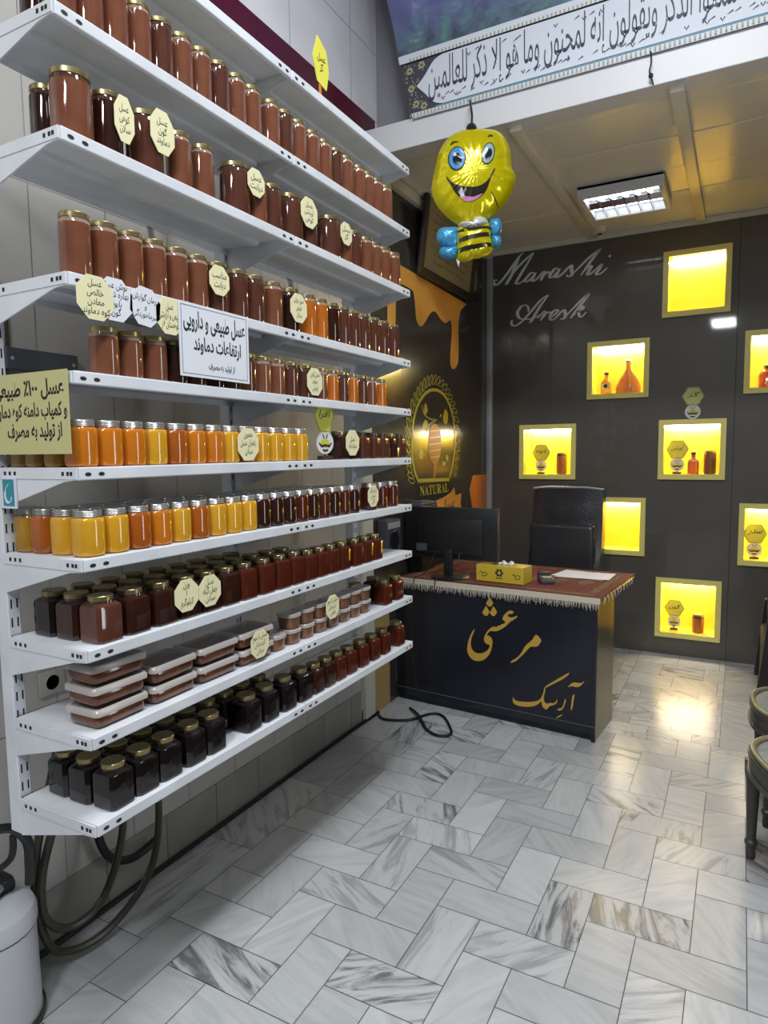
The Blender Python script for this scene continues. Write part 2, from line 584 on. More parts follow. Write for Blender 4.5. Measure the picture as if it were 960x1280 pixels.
def text_mesh(lines, w, h=None, bold=0.0, ar=True, gap=1.0, shear=0.0, widths=None):
    """lettering as one flat mesh centred on the origin, fitted to width w (and height h)"""
    V, F = [], []
    y = 0.0
    for li, body in enumerate(lines if isinstance(lines, (list, tuple)) else [lines]):
        c = bpy.data.curves.new('t', 'FONT')
        c.body = arabic(body) if ar else body
        c.align_x = 'CENTER'
        c.resolution_u = 2
        c.offset = bold
        c.shear = shear
        o = bpy.data.objects.new('t', c)
        COL.objects.link(o)
        dg = bpy.context.evaluated_depsgraph_get()
        e = o.evaluated_get(dg)
        me = e.to_mesh()
        k = len(V)
        vs = [(v.co.x, v.co.y) for v in me.vertices]
        if vs:
            xa, xb = min(v[0] for v in vs), max(v[0] for v in vs)
            sx = (widths[li] / (xb - xa)) if widths else 1.0
            sy = sx if widths else 1.0
            V += [((v[0] - (xa + xb) / 2) * sx, v[1] * sy + y) for v in vs]
            F += [tuple(i + k for i in p.vertices) for p in me.polygons]
        e.to_mesh_clear()
        bpy.data.objects.remove(o)
        bpy.data.curves.remove(c)
        y -= gap if not widths else gap
    mb = MB()
    if not V:
        return mb
    x0, x1 = min(v[0] for v in V), max(v[0] for v in V)
    y0, y1 = min(v[1] for v in V), max(v[1] for v in V)
    sx = w / (x1 - x0)
    sy = h / (y1 - y0) if h else sx
    mb.add([((v[0] - (x0 + x1) / 2) * sx, (v[1] - (y0 + y1) / 2) * sy, 0) for v in V], F)
    return mb


XF, Y0, BAY, XW, YB = -1.3736, 1.0349, 0.8965, -2.083, 5.910
YM, YE = Y0 + BAY, Y0 + 2 * BAY
XR = 0.95                        # right wall
SZ = {1: 3.0016, 2: 2.7269, 3: 2.4603, 4: 2.1409, 5: 1.9163, 6: 1.6904, 7: 1.4698, 8: 1.2476, 9: 1.0280, 10: 0.8047}
ORD = ('zeroth first second third fourth fifth sixth seventh eighth ninth tenth eleventh twelfth thirteenth fourteenth fifteenth sixteenth seventeenth eighteenth '
       'nineteenth twentieth').split() + ['twenty-first', 'twenty-second', 'twenty-third', 'twenty-fourth']
SHELF = {1: 'top shelf', 2: 'second shelf down', 3: 'third shelf down', 4: 'fourth shelf down', 5: 'fifth shelf down', 6: 'sixth shelf down', 7: 'seventh shelf down',
         8: 'third shelf from bottom', 9: 'second shelf from bottom', 10: 'bottom shelf'}

# ================================================================== THE ROOM
U = 0.1725


def build_floor():
    mb = MB()
    mb.add([(XW - .1, -3, -.004), (XR + .1, -3, -.004), (XR + .1, YB + .1, -.004), (XW - .1, YB + .1, -.004)], [(0, 1, 2, 3)], 1)
    tones = [(0, 0, 0)]
    g = 0.0015

    def tile(x0, y0, x1, y1, xa=-9, ya=-9, xb=9, yb=9):
        x0, y0, x1, y1 = max(x0, xa), max(y0, ya), min(x1, xb), min(y1, yb)
        if x1 - x0 < .02 or y1 - y0 < .02:
            return
        mb.add([(x0 + g, y0 + g, 0), (x1 - g, y0 + g, 0), (x1 - g, y1 - g, 0), (x0 + g, y1 - g, 0)], [(0, 1, 2, 3)], 0)
        v = random.random()
        tones.append((random.random() ** 0.5, random.random(), (0.95 if v > .86 else 0.4 if v > .70 else 0.06)))
    ox, oy = -1.31, 2.18
    lim = [(-1.8275, -3.0, XR, 4.15), (-1.8275, 4.15, -.70, YB)]
    for xa, ya, xb, yb in lim:
        for c in range(int((xa - ox) / U) - 3, int((xb - ox) / U) + 3):
            for r in range(int((ya - oy) / U) - 3, int((yb - oy) / U) + 3):
                m = (c + r) % 4
                x, y = ox + c * U, oy + r * U
                if m == 0:
                    tile(x, y, x + U, y + 2 * U, xa, ya, xb, yb)
                elif m == 2:
                    tile(x, y, x + 2 * U, y + U, xa, ya, xb, yb)
    y = -3 + .335 - .6
    while y < YB:                                   # the long strip along the left wall
        tile(XW, y, -1.8275, y + .6, yb=YB)
        y += .6
    k = 0
    y = 4.15
    while y < 5.0:                                  # narrow running bond beside the desk
        x = -.70 - (.12 if k % 2 else .0)
        while x < -.06:
            tile(x, y, x + .245, y + .125, xa=-.70, xb=-.06)
            x += .245
        y += .125
        k += 1
    x = -.06
    k = 0
    while x < XR:
        y = 4.15 - .2 * (k % 2)
        while y < YB:
            tile(x, y, x + .30, y + .42, ya=4.15, xb=XR, yb=YB)
            y += .42
        x += .30
        k += 1
    y = 5.025
    k = 0
    while y < YB:
        x = -.70 - .1 * (k % 2)
        while x < -.06:
            tile(x, y, x + .3, y + .295, xa=-.70, xb=-.06, yb=YB)
            x += .3
        y += .295
        k += 1
    me = mb.mesh('floor', ['marble', 'grout'])
    at = me.color_attributes.new('tone', 'FLOAT_COLOR', 'CORNER')
    for p, t in zip(me.polygons, tones):
        for li in p.loop_indices:
            at.data[li].color = (t[0], t[1], t[2], 1)
    o = link('floor', me)
    o['kind'] = 'structure'


build_floor()
yz = lambda co: (co.y, co.z)
struct('wall_left', MB().box((XW - .12, -3, .207), (XW, YB, 3.58)), 'wall_tile', uv=yz)
struct('wall_left', MB().box((XW - .12, -3, 3.58), (XW, YB, 4.9)), 'wall_tile_large', uv=yz)
struct('baseboard_left', MB().box((XW - .12, -3, -.004), (XW + .004, 3.53, .207)), 'stone_course', uv=yz)
struct('trim_1', MB().box((XW - .01, -3, 3.57), (XW + .003, 3.80, 3.77)), 'maroon', uv=yz)

# dark vinyl panel of the rear part with its printed picture of dripping honey
PAN = struct('wall_left', MB().box((XW - .01, 3.70, .0), (XW + .006, YB, 3.5)), 'black_vinyl')
struct('trim_2', MB().rbox((XW, 3.545, 0), (XW + .03, 3.665, 3.44), .004), 'cream')
struct('trim_3', MB().box((XW, 3.665, 0), (XW + .012, 3.90, .80)), 'beige_board')
struct('trim_4', MB().rbox((XW + .004, YB - .055, 0), (XW + .055, YB - .002, 3.47), .006), 'silver', smooth=True)
struct('trim_5', MB().rbox((XW + .004, 3.67, 3.43), (XW + .05, YB, 3.497), .006), 'rib')

PX = XW + .007


def on_panel(name, mb, mats, parent=PAN, d=0.0, **k):
    return obj(name, mb, mats, parent, loc=(PX + d, 0, 0), rot=FACE_X, **k)


drip = [(3.80, 2.982), (4.157, 2.975), (4.653, 2.965), (5.347, 2.945), (5.222, 2.872), (5.172, 2.756), (5.171, 2.507), (5.139, 2.420), (5.072, 2.380), (5.016, 2.391), (4.995, 2.453),
        (5.031, 2.668), (5.002, 2.752), (4.905, 2.718), (4.812, 2.729), (4.707, 2.770), (4.613, 2.741), (4.502, 2.648), (4.431, 2.619), (4.373, 2.656), (4.354, 2.754), (4.332, 2.821),
        (4.293, 2.848), (4.078, 2.838), (4.050, 2.698), (4.035, 2.560), (3.938, 2.544), (3.932, 2.676), (3.913, 2.70), (3.80, 2.75)]
dp = drip[:4] + smooth_path(drip[4:], 4)
DR = on_panel('honey_drip_print', MB().prism(dp, 0, .001), 'drip_orange')
DR['label'] = 'orange dripping honey print'
em = MB()
arch = [(4.386, 1.504), (4.330, 1.567), (4.294, 1.657), (4.281, 1.753), (4.294, 1.865), (4.324, 1.962), (4.385, 2.053), (4.483, 2.128), (4.583, 2.170), (4.676, 2.184), (4.771, 2.182),
        (4.893, 2.148), (4.995, 2.069), (5.061, 1.964), (5.089, 1.828), (5.076, 1.699), (5.028, 1.590), (4.963, 1.492)]
em.ribbon(smooth_path(arch, 5), .024)
em.ribbon([(4.375, 1.506), (4.975, 1.492)], .028)
rope = smooth_path([(4.273, 1.513), (4.238, 1.594), (4.216, 1.690), (4.215, 1.801), (4.231, 1.911), (4.292, 2.040), (4.386, 2.134), (4.494, 2.207), (4.614, 2.250), (4.751, 2.258), (4.882, 2.221),
                    (4.996, 2.150), (5.090, 2.047), (5.151, 1.903), (5.157, 1.754), (5.125, 1.615), (5.063, 1.520)], 4)
for i in range(0, len(rope) - 2, 2):                                     # twisted rope round the arch
    (x, y), (x2, y2) = rope[i], rope[i + 1]
    a = math.atan2(y2 - y, x2 - x) + .85
    l = []
    for k in range(11):
        t = 2 * PI * k / 10
        p, q = .050 * math.cos(t), .019 * math.sin(t)
        l.append((x + p * math.cos(a) - q * math.sin(a), y + p * math.sin(a) + q * math.cos(a)))
    em.ribbon(l, .0065)
EM = on_panel('emblem_print', em, 'yellow_line')
EM['label'] = 'yellow arched emblem print with rope border'
on_panel('honey_dipper_print', MB().prism(smooth_path([(4.683, 1.929), (4.758, 1.910), (4.801, 1.850), (4.804, 1.772), (4.788, 1.693), (4.733, 1.632), (4.680, 1.623), (4.617, 1.639), (4.576, 1.695),
         (4.567, 1.771), (4.579, 1.855), (4.620, 1.906)], 3, True), 0, .001).prism([(4.658, 1.625), (4.711, 1.624), (4.695, 1.520), (4.653, 1.518)], 0, .001), 'dipper_wood')
rb = MB()
for z in (1.67, 1.72, 1.77, 1.82, 1.87):
    rb.ribbon([(4.575 + abs(z - 1.77) * .25, z), (4.80 - abs(z - 1.77) * .25, z + .012)], .010, .001)
on_panel('dipper_groove_print', rb, 'drip_edge')
fl = MB()
for p in ([(4.517, 2.077), (4.555, 2.030), (4.530, 1.995), (4.491, 2.018)], [(4.515, 1.953), (4.559, 1.930), (4.529, 1.891), (4.469, 1.890), (4.480, 1.927)],
          [(4.903, 2.047), (4.944, 2.013), (4.925, 1.941), (4.868, 1.940), (4.846, 1.983), (4.876, 2.037)], [(4.438, 1.745), (4.470, 1.704), (4.456, 1.663), (4.407, 1.672), (4.404, 1.721)],
          [(4.923, 1.691), (4.951, 1.664), (4.911, 1.638), (4.900, 1.674)], [(4.843, 1.644), (4.895, 1.629), (4.881, 1.603), (4.821, 1.609)], [(4.802, 2.007), (4.824, 1.991), (4.780, 1.984)],
          [(4.510, 1.720), (4.526, 1.703), (4.492, 1.700)]):
    fl.prism(smooth_path(p, 3, True), 0, .001)
fl.ribbon(smooth_path([(4.462, 2.058), (4.481, 2.009), (4.540, 1.975), (4.642, 1.959), (4.730, 1.961)], 4), .012)
fl.ribbon(smooth_path([(4.730, 1.961), (4.621, 1.932), (4.559, 1.905), (4.542, 1.862)], 4), .012)
on_panel('blossom_print', fl, 'yellow_line')
nat = text_mesh(''.join(chr(0x1D400 + ord(c) - 65) for c in 'NATURAL'), .54, .073, ar=False)
obj('lettering', nat, 'yellow_line', PAN, loc=(PX + .001, 4.68, 1.428), rot=FACE_X)
on_panel('splash_print', MB().prism([(4.40, 1.20), (4.45, 1.30), (4.551, 1.348), (4.676, 1.335), (4.852, 1.354), (4.991, 1.381), (5.075, 1.422), (5.099, 1.356), (5.231, 1.362), (5.211, 1.282), (5.262, 1.192)], 0, .001), 'drip_orange')
obj('lettering', text_mesh('عسل', .30, .10, bold=.015, shear=.3), 'ink', PAN, loc=(PX + .0015, 4.93, 1.285), rot=FACE_X)
on_panel('tan_print', MB().prism([(5.503, 1.504), (5.85, 1.502), (5.85, 1.0), (5.503, 1.0), (5.503, 1.171), (5.461, 1.284), (5.421, 1.385)], 0, .001), 'dipper_wood')

# rear wall: dark glossy panels with square openings for the niches
NI = [(-.604, -.114, 2.770, 3.285), (-1.188, -.692, 2.145, 2.625), (-1.777, -1.275, 1.460, 1.945), (-.607, -.113, 1.467, 1.952), (-1.187, -.695, .820, 1.310),
      (-.600, -.108, .150, .650), (-.006, .486, 2.135, 2.612), (-.004, .488, .794, 1.284)]
FR = .042
holes = [(a + FR, b - FR, c + FR, d - FR) for a, b, c, d in NI]
xs = sorted({XW, XR} | {h[0] for h in holes} | {h[1] for h in holes})
zs = sorted({0.0, 3.5} | {h[2] for h in holes} | {h[3] for h in holes})
bw = MB()
for i in range(len(xs) - 1):
    for j in range(len(zs) - 1):
        cx, cz = (xs[i] + xs[i + 1]) / 2, (zs[j] + zs[j + 1]) / 2
        if any(h[0] < cx < h[1] and h[2] < cz < h[3] for h in holes):
            continue
        bw.add([(xs[i], YB, zs[j]), (xs[i + 1], YB, zs[j]), (xs[i + 1], YB, zs[j + 1]), (xs[i], YB, zs[j + 1])], [(0, 1, 2, 3)])
BW = struct('wall_back', bw, 'black_gloss_hazed')
struct('wall_back', MB().box((XW - .1, YB + .25, 0), (XR + .1, YB + .30, 3.5)), 'black_gloss_hazed')
for k, x in enumerate((-.062,)):
    struct('trim_%d' % (6 + k), MB().box((x - .002, YB - .0012, 0), (x + .002, YB + .01, 3.5)), 'slot')
def strokes(parts, wmax, taper=.35):
    """brush lettering: smooth strokes that swell in the middle"""
    mb = MB()
    for k, p in enumerate(parts):
        q = smooth_path(p, 6)
        n = len(q)
        ws = []
        for i in range(n):
            a, b = q[max(i - 1, 0)], q[min(i + 1, n - 1)]
            dn = abs(b[1] - a[1]) / (math.hypot(b[0] - a[0], b[1] - a[1]) or 1)
            ws.append(wmax * (taper + (1 - taper) * dn * dn) * (.45 + .55 * min(1, 4 * i / n, 4 * (n - 1 - i) / n)))
        mb.ribbon(q, ws, .0002 * k, 0, .0005)
    return mb


MAR = [[(-1.994, 3.252), (-2.022, 3.252), (-2.030, 3.231), (-2.014, 3.211), (-1.983, 3.219), (-1.924, 3.272), (-1.848, 3.363), (-1.788, 3.434), (-1.755, 3.453)],
       [(-1.788, 3.434), (-1.825, 3.360), (-1.870, 3.265), (-1.908, 3.209), (-1.924, 3.202)], [(-1.916, 3.210), (-1.847, 3.298), (-1.757, 3.379), (-1.665, 3.444)],
       [(-1.665, 3.444), (-1.719, 3.360), (-1.779, 3.275), (-1.813, 3.222), (-1.819, 3.201), (-1.798, 3.195), (-1.756, 3.214), (-1.719, 3.252)],
       [(-1.652, 3.258), (-1.681, 3.276), (-1.711, 3.251), (-1.738, 3.219), (-1.733, 3.204), (-1.708, 3.208), (-1.674, 3.237), (-1.640, 3.271)],
       [(-1.640, 3.271), (-1.669, 3.227), (-1.678, 3.204), (-1.658, 3.202), (-1.629, 3.219), (-1.593, 3.257)],
       [(-1.629, 3.219), (-1.590, 3.257), (-1.571, 3.268), (-1.578, 3.244), (-1.595, 3.208), (-1.604, 3.196)], [(-1.595, 3.212), (-1.563, 3.246), (-1.542, 3.260), (-1.525, 3.254), (-1.534, 3.242)],
       [(-1.441, 3.265), (-1.469, 3.283), (-1.498, 3.258), (-1.519, 3.230), (-1.513, 3.211), (-1.490, 3.215), (-1.459, 3.245), (-1.431, 3.275)],
       [(-1.431, 3.275), (-1.455, 3.232), (-1.464, 3.209), (-1.447, 3.207), (-1.419, 3.223), (-1.384, 3.257)],
       [(-1.419, 3.223), (-1.377, 3.259), (-1.337, 3.292)], [(-1.337, 3.292), (-1.332, 3.285), (-1.334, 3.250), (-1.329, 3.218), (-1.347, 3.199), (-1.369, 3.203), (-1.370, 3.216)],
       [(-1.329, 3.215), (-1.278, 3.256), (-1.196, 3.327), (-1.129, 3.372), (-1.099, 3.388), (-1.122, 3.364), (-1.182, 3.291), (-1.229, 3.229), (-1.256, 3.196)],
       [(-1.254, 3.201), (-1.209, 3.244), (-1.179, 3.263), (-1.170, 3.253), (-1.188, 3.224), (-1.201, 3.198), (-1.187, 3.192), (-1.153, 3.212), (-1.120, 3.242)],
       [(-1.127, 3.236), (-1.093, 3.261), (-1.089, 3.255), (-1.110, 3.220), (-1.126, 3.197), (-1.118, 3.184), (-1.085, 3.192), (-1.039, 3.230)]]
ARE = [[(-1.853, 2.885), (-1.863, 2.864), (-1.851, 2.837), (-1.814, 2.834), (-1.753, 2.874), (-1.679, 2.946), (-1.605, 3.024), (-1.547, 3.060), (-1.528, 3.062)],
       [(-1.532, 3.061), (-1.590, 2.994), (-1.641, 2.920), (-1.685, 2.853), (-1.700, 2.840), (-1.678, 2.845)],
       [(-1.709, 2.942), (-1.709, 2.978), (-1.732, 3.000), (-1.769, 2.997), (-1.796, 2.966), (-1.807, 2.938), (-1.784, 2.892), (-1.708, 2.877), (-1.648, 2.885), (-1.604, 2.905)],
       [(-1.626, 2.876), (-1.582, 2.914), (-1.563, 2.929), (-1.567, 2.905), (-1.600, 2.852)], [(-1.592, 2.861), (-1.552, 2.908), (-1.523, 2.919), (-1.513, 2.907)],
       [(-1.523, 2.862), (-1.487, 2.883), (-1.451, 2.914), (-1.455, 2.929), (-1.475, 2.928), (-1.501, 2.906), (-1.515, 2.872), (-1.504, 2.849), (-1.479, 2.854), (-1.429, 2.891)],
       [(-1.479, 2.854), (-1.429, 2.898), (-1.392, 2.922), (-1.383, 2.879), (-1.388, 2.858), (-1.407, 2.846), (-1.428, 2.853)],
       [(-1.383, 2.865), (-1.322, 2.922), (-1.246, 2.990), (-1.189, 3.035), (-1.232, 2.974), (-1.287, 2.911), (-1.329, 2.859), (-1.340, 2.846)],
       [(-1.329, 2.856), (-1.280, 2.896), (-1.246, 2.934), (-1.232, 2.925), (-1.248, 2.906), (-1.284, 2.896), (-1.270, 2.881), (-1.261, 2.855), (-1.242, 2.850), (-1.206, 2.885)]]
mb = strokes(MAR, .031)
mb.prism([(-1.022 + .011 * math.cos(PI * k / 6), 3.320 + .011 * math.sin(PI * k / 6)) for k in range(12)], 0, .001)
obj('lettering', mb, 'grey_letter', BW, loc=(0, YB - .0006, 0), rot=FACE_Y)
obj('lettering', strokes(ARE, .030), 'grey_letter', BW, loc=(0, YB - .0006, 0), rot=FACE_Y)

# rear ceiling: glossy planks running across, two ribs, white beam in front
ce = MB()
ce.box((XW, 3.70, 3.512), (XR, YB, 3.53), 1)
ys_ = [3.70, 3.87, 4.30, 4.77, 5.20, 5.60, YB]
for i in range(len(ys_) - 1):
    dz = .004 if i % 2 else 0
    ce.rbox((XW, ys_[i] + .004, 3.50 + dz), (XR, ys_[i + 1] - .004, 3.513), .003, 0, 1)
struct('ceiling', ce, ['ceiling_pvc', 'ceiling_seam'])
for k, x in enumerate((-1.155, -.34)):
    struct('trim_%d' % (8 + k), MB().rbox((x - .035, 3.72, 3.468), (x + .035, YB - .01, 3.51), .006), 'rib', smooth=True)
struct('trim_10', MB().rbox((XW, YB - .03, 3.46), (XR, YB - .001, 3.503), .004), 'rib')
struct('trim_11', MB().rbox((XW, 3.66, 3.495), (XR, 3.80, 3.635), .004).rbox((XW, 3.66, 3.632), (XR, 3.83, 3.655), .004), 'beam_white')
struct('wall_back', MB().box((XW, 3.83, 3.53), (XR, 3.90, 4.9)), 'upper_grey')
struct('ceiling', MB().box((XW - .1, -3, 4.9), (XR + .1, 3.9, 5.0)), 'plaster')
wf = MB()
for a, b in (((2.24, .86), (2.28, 2.64)), ((2.62, .86), (2.66, 2.64)), ((2.28, .86), (2.62, .90)), ((2.28, 2.60), (2.62, 2.64))):
    wf.rbox((XR - .03, a[0], a[1]), (XR + .01, b[0], b[1]), .004)
struct('window_1', wf, 'cream')
struct('wall_right', MB().box((XR, -3, 0), (XR + .1, YB, 4.95)), 'plaster_dark')

# ================================================================== THE SHELVING UNIT
UNIT = thing('shelving_unit', 'long white slotted metal wall shelving carrying all the honey jars', 'shelving', (XF - .3, YM, 0))


def U_(name, mb, mats, **k):
    o = obj(name, mb, mats, UNIT, **k)
    o.matrix_parent_inverse = Matrix.Translation((-(XF - .3), -YM, 0))
    return o


DEP = .303
for y in (Y0 + .016, YM, YE - .016):
    mb = MB()
    x0, x1 = XF - DEP - .05, XF - DEP - .002
    mb.rbox((x0, y - .018, .70), (x1, y + .018, 3.06), .003, 0, 1)
    for z in [0.72 + .05 * i for i in range(47)]:
        for dy in (-.008, .008):
            mb.box((x1 - .001, y + dy - .002, z), (x1 + .0006, y + dy + .002, z + .024), 1)
    for z in ((1.80, SZ[2] - .03) if y < YM - .1 else (SZ[8] - .03, SZ[2] - .03)):                                            # arms back to the wall
        mb.box((XW, y - .012, z - .015), (x0 + .001, y + .012, z + .015), 0)
    U_('upright', mb, ['white_metal', 'slot'])
LIP = .031
for s, z in SZ.items():
    for b, (ya, yb) in enumerate(((Y0, YM), (YM, YE))):
        if s == 1 and b == 0:
            pass
        ya_, yb_ = ya + .0025, yb - .0025
        mb = MB()
        mb.box((XF - DEP, ya_, z - .003), (XF - .002, yb_, z))             # plate
        mb.rbox((XF - .014, ya_, z - LIP), (XF, yb_, z + .0005), .003, 0, 2)        # front lip
        mb.box((XF - DEP, ya_, z - .022), (XF - DEP + .004, yb_, z))       # rear flange
        mb.box((XF - .17, ya_ + .02, z - .016), (XF - .14, yb_ - .02, z - .003))    # stiffener underneath
        for e, sg in ((ya_, 1), (yb_, -1)):
            for d in (.024, .062):
                yc = e + sg * d
                ell = [(.009 * math.cos(2 * PI * k / 12), .0048 * math.sin(2 * PI * k / 12)) for k in range(12)]
                mb.add([(XF + .0006, yc + a, z - .0165 + c) for a, c in ell], [tuple(range(12))], 1)
        U_('shelf_board', mb, ['white_metal', 'slot'])
    for k, y in enumerate((Y0 - .0005, YM, YE + .0005)):
        t = .0022
        mb = MB()
        pr = [(XF - DEP - .002, z - .002), (XF - .004, z - .002), (XF - .004, z - .030), (XF - .05, z - .034), (XF - DEP - .002, z - .105)]
        n = len(pr)
        mb.prism(pr, -t, t, 0, T=lambda v, y=y: (v[0], y - v[2], v[1]))
        if k != 1:
            sg = -1 if k == 0 else 1
            mb.box((XF - DEP, min(y + sg * .004, y), z - .028), (XF - .003, max(y + sg * .004, y), z - .001))
            for dx in (.02, .032, .05, .235, .255, .275):
                mb.box((XF - dx - .004, y + sg * .0042 - .0008, z - .019), (XF - dx + .004, y + sg * .0042 + .0008, z - .010), 1)
        U_('bracket', mb, ['white_metal', 'slot'])

# ================================================================== JARS
PROTO = {}


def proto(kind, color):
    key = (kind, color)
    if key in PROTO:
        return PROTO[key]
    parts = []
    hm = 'honey_' + color
    if kind in ('round', 'tall'):
        r, h = (.0365, .150) if kind == 'tall' else (.0365, .120)
        parts.append(('glass_body', MB().lathe([(r * .86, 0), (r * .97, .004), (r, .012), (r, h - .030), (r * .985, h - .024)], 24).mesh('glass_body', hm, True)))
        parts.append(('neck', MB().lathe([(r * .985, h - .0245), (r * .93, h - .018), (r * .90, h - .013), (r * .90, h - .008)], 24).mesh('neck', 'neck_glass' if color in ('amber', 'gold') else 'neck_dark', True)))
        parts.append(('lid', MB().lathe([(r * .93, h - .013), (r * .95, h - .012), (r * .95, h - .002), (r * .91, h), (r * .80, h), (r * .78, h - .001)], 24).mesh('lid', 'lid_gold', True)))
    elif kind == 'big':
        r, h = .048, .158
        parts.append(('glass_body', MB().lathe([(r * .86, 0), (r * .97, .005), (r, .014), (r, h - .034), (r * .985, h - .027)], 28).mesh('glass_body', hm, True)))
        parts.append(('neck', MB().lathe([(r * .985, h - .0275), (r * .92, h - .018), (r * .90, h - .013), (r * .90, h - .008)], 28).mesh('neck', 'neck_dark', True)))
        parts.append(('lid', MB().lathe([(r * .93, h - .014), (r * .95, h - .013), (r * .95, h - .002), (r * .91, h), (r * .80, h), (r * .78, h - .001)], 28).mesh('lid', 'lid_gold', True)))
    elif kind == 'mason':
        r, h = .0362, .115
        parts.append(('glass_body', MB().lathe([(r * .80, 0), (r * .95, .004), (r, .014), (r, h - .030), (r * .96, h - .022), (r * .90, h - .019)], 24, sq=2.6).mesh('glass_body', hm, True)))
        parts.append(('neck', MB().lathe([(r * .93, h - .0215), (r * .88, h - .017), (r * .88, h - .010)], 24).mesh('neck', 'neck_glass', True)))
        pr = [(r * .90, h - .017)]
        for q in range(4):
            pr += [(r * .94, h - .0155 + q * .004), (r * .90, h - .0135 + q * .004)]
        pr += [(r * .90, h), (r * .80, h), (r * .79, h - .001)]
        parts.append(('lid', MB().lathe(pr, 24).mesh('lid', 'lid_silver', True, ang=60)))
    elif kind in ('square', 'small_square'):
        a, h = (.0405, .118) if kind == 'square' else (.036, .112)
        k = 1.0
        parts.append(('glass_body', MB().lathe([(a * .92, 0), (a * k, .005), (a * k, h - .032), (a * .95, h - .025), (a * .74, h - .019)], 24, sq=7).mesh('glass_body', hm, True, ang=28)))
        parts.append(('neck', MB().lathe([(a * .74, h - .0195), (a * .70, h - .009)], 24).mesh('neck', 'neck_dark', True)))
        parts.append(('lid', MB().lathe([(a * .74, h - .014), (a * .77, h - .013), (a * .77, h - .002), (a * .73, h), (a * .64, h), (a * .62, h - .001)], 24).mesh('lid', 'lid_dark' if kind == 'small_square' and color == 'brown' else 'lid_gold', True)))
    PROTO[key] = parts
    return parts


RAD = {'tall': .0365, 'round': .0365, 'big': .048, 'mason': .0362, 'square': .0405, 'small_square': .036}


def jar(kind, color, x, y, z, label, group, rz=0.0):
    t = thing('honey_jar', label, 'jar', (x, y, z + .0004), (0, 0, rz), group)
    for n, me in proto(kind, color):
        link(n, me, t)
    return t


LOOK = {('tall', 'amber'): 'amber honey jar with gold lid', ('tall', 'brown'): 'brown honey jar with gold lid', ('tall', 'gold'): 'light amber jar with gold lid', ('tall', 'dark'): 'dark honey jar with gold lid',
        ('big', 'amber'): 'wide amber honey jar', ('big', 'brown'): 'wide brown honey jar', ('big', 'dark'): 'wide dark honey jar',
        ('round', 'amber'): 'amber honey jar with gold lid', ('round', 'brown'): 'brown honey jar with gold lid', ('round', 'dark'): 'dark honey jar with gold lid', ('round', 'gold'): 'light amber jar with gold lid',
        ('mason', 'yellow'): 'yellow honey jar with silver lid', ('mason', 'orange'): 'orange honey jar with silver lid', ('mason', 'rust'): 'rusty orange jar with silver lid', ('mason', 'dark'): 'dark honey jar with silver lid',
        ('mason', 'red'): 'reddish honey jar with silver lid', ('mason', 'yellow_shaded'): 'mustard honey jar with silver lid', ('mason', 'brown'): 'brown honey jar with silver lid',
        ('square', 'black'): 'square black honey jar', ('square', 'dark'): 'square dark honey jar', ('square', 'red'): 'square reddish honey jar', ('square', 'brown'): 'square brown honey jar',
        ('small_square', 'dark'): 'small square dark honey jar', ('small_square', 'red'): 'small square reddish honey jar', ('small_square', 'brown'): 'small square brown honey jar', ('small_square', 'black'): 'small square black honey jar'}
ROWN = ['front row', 'second row', 'third row', 'fourth row']


def row(shelf, items, back=0, group=None, dx=0.0):
    """items: (y, kind, colour); back = which row behind the front one"""
    group = group or 'honey jars on the ' + SHELF[shelf]
    for i, it in enumerate(items):
        y, kind, color = it[:3]
        r = RAD[kind]
        x = XF - .014 - r - back * (2 * r + (.0015 if back == 3 else .004)) - dx
        jar(kind, color, x, y, SZ[shelf], '%s, %s from left in %s on %s' % (LOOK[(kind, color)], ORD[i + 1], ROWN[back], SHELF[shelf]), group,
            random.uniform(-.06, .06) if 'square' not in kind else random.uniform(-.03, .03))


def seq(ys, kind, cols):
    """cols: list of colours, the last repeats"""
    return [(y, kind, cols[min(i, len(cols) - 1)]) for i, y in enumerate(ys)]


A_, B_, D_, G_ = 'amber', 'brown', 'dark', 'gold'
row(2, seq([1.089, 1.165, 1.24, 1.315, 1.39, 1.465, 1.54, 1.617, 1.693, 1.768, 1.867, 1.942, 2.02, 2.106, 2.187, 2.269, 2.344, 2.442, 2.517, 2.592, 2.676], 'tall',
           [A_, A_, A_, A_, B_, A_, A_, B_, A_, A_, A_, B_, A_, A_, A_, B_, A_, A_, A_, A_, A_]))
row(2, seq([1.085, 1.162], 'tall', [D_, D_]), 1)
row(3, [(1.115, 'big', A_), (1.207, 'tall', D_), (1.335, 'big', B_), (1.446, 'tall', A_), (1.538, 'tall', A_), (1.695, 'big', B_), (1.785, 'tall', A_), (1.863, 'tall', B_), (1.985, 'big', B_),
        (2.075, 'tall', B_), (2.235, 'big', B_), (2.325, 'tall', A_), (2.402, 'tall', B_), (2.495, 'tall', A_), (2.573, 'tall', A_), (2.655, 'tall', A_), (2.748, 'tall', A_)])
row(3, seq([1.116, 1.27, 1.62, 1.91, 2.15], 'tall', [D_]), 1, dx=.03)
row(4, seq([1.097, 1.177, 1.257, 1.337, 1.417, 1.497, 1.581, 1.677, 1.757, 1.855, 1.955, 2.06, 2.14, 2.22, 2.3, 2.38, 2.46, 2.547, 2.632, 2.729], 'tall',
           [A_, A_, A_, A_, A_, A_, B_, B_, B_, A_, D_, G_, G_, D_, B_, B_, B_, B_, B_, B_]))
row(5, seq([1.165, 1.241, 1.325, 1.402, 1.478, 1.554, 1.63, 1.706, 1.782, 1.86, 1.94, 2.029, 2.13, 2.206, 2.283, 2.359, 2.439, 2.516, 2.604], 'round',
           [A_, A_, A_, D_, B_, D_, B_, B_, A_, A_, B_, B_, A_, G_, B_, G_, B_, A_, G_]))
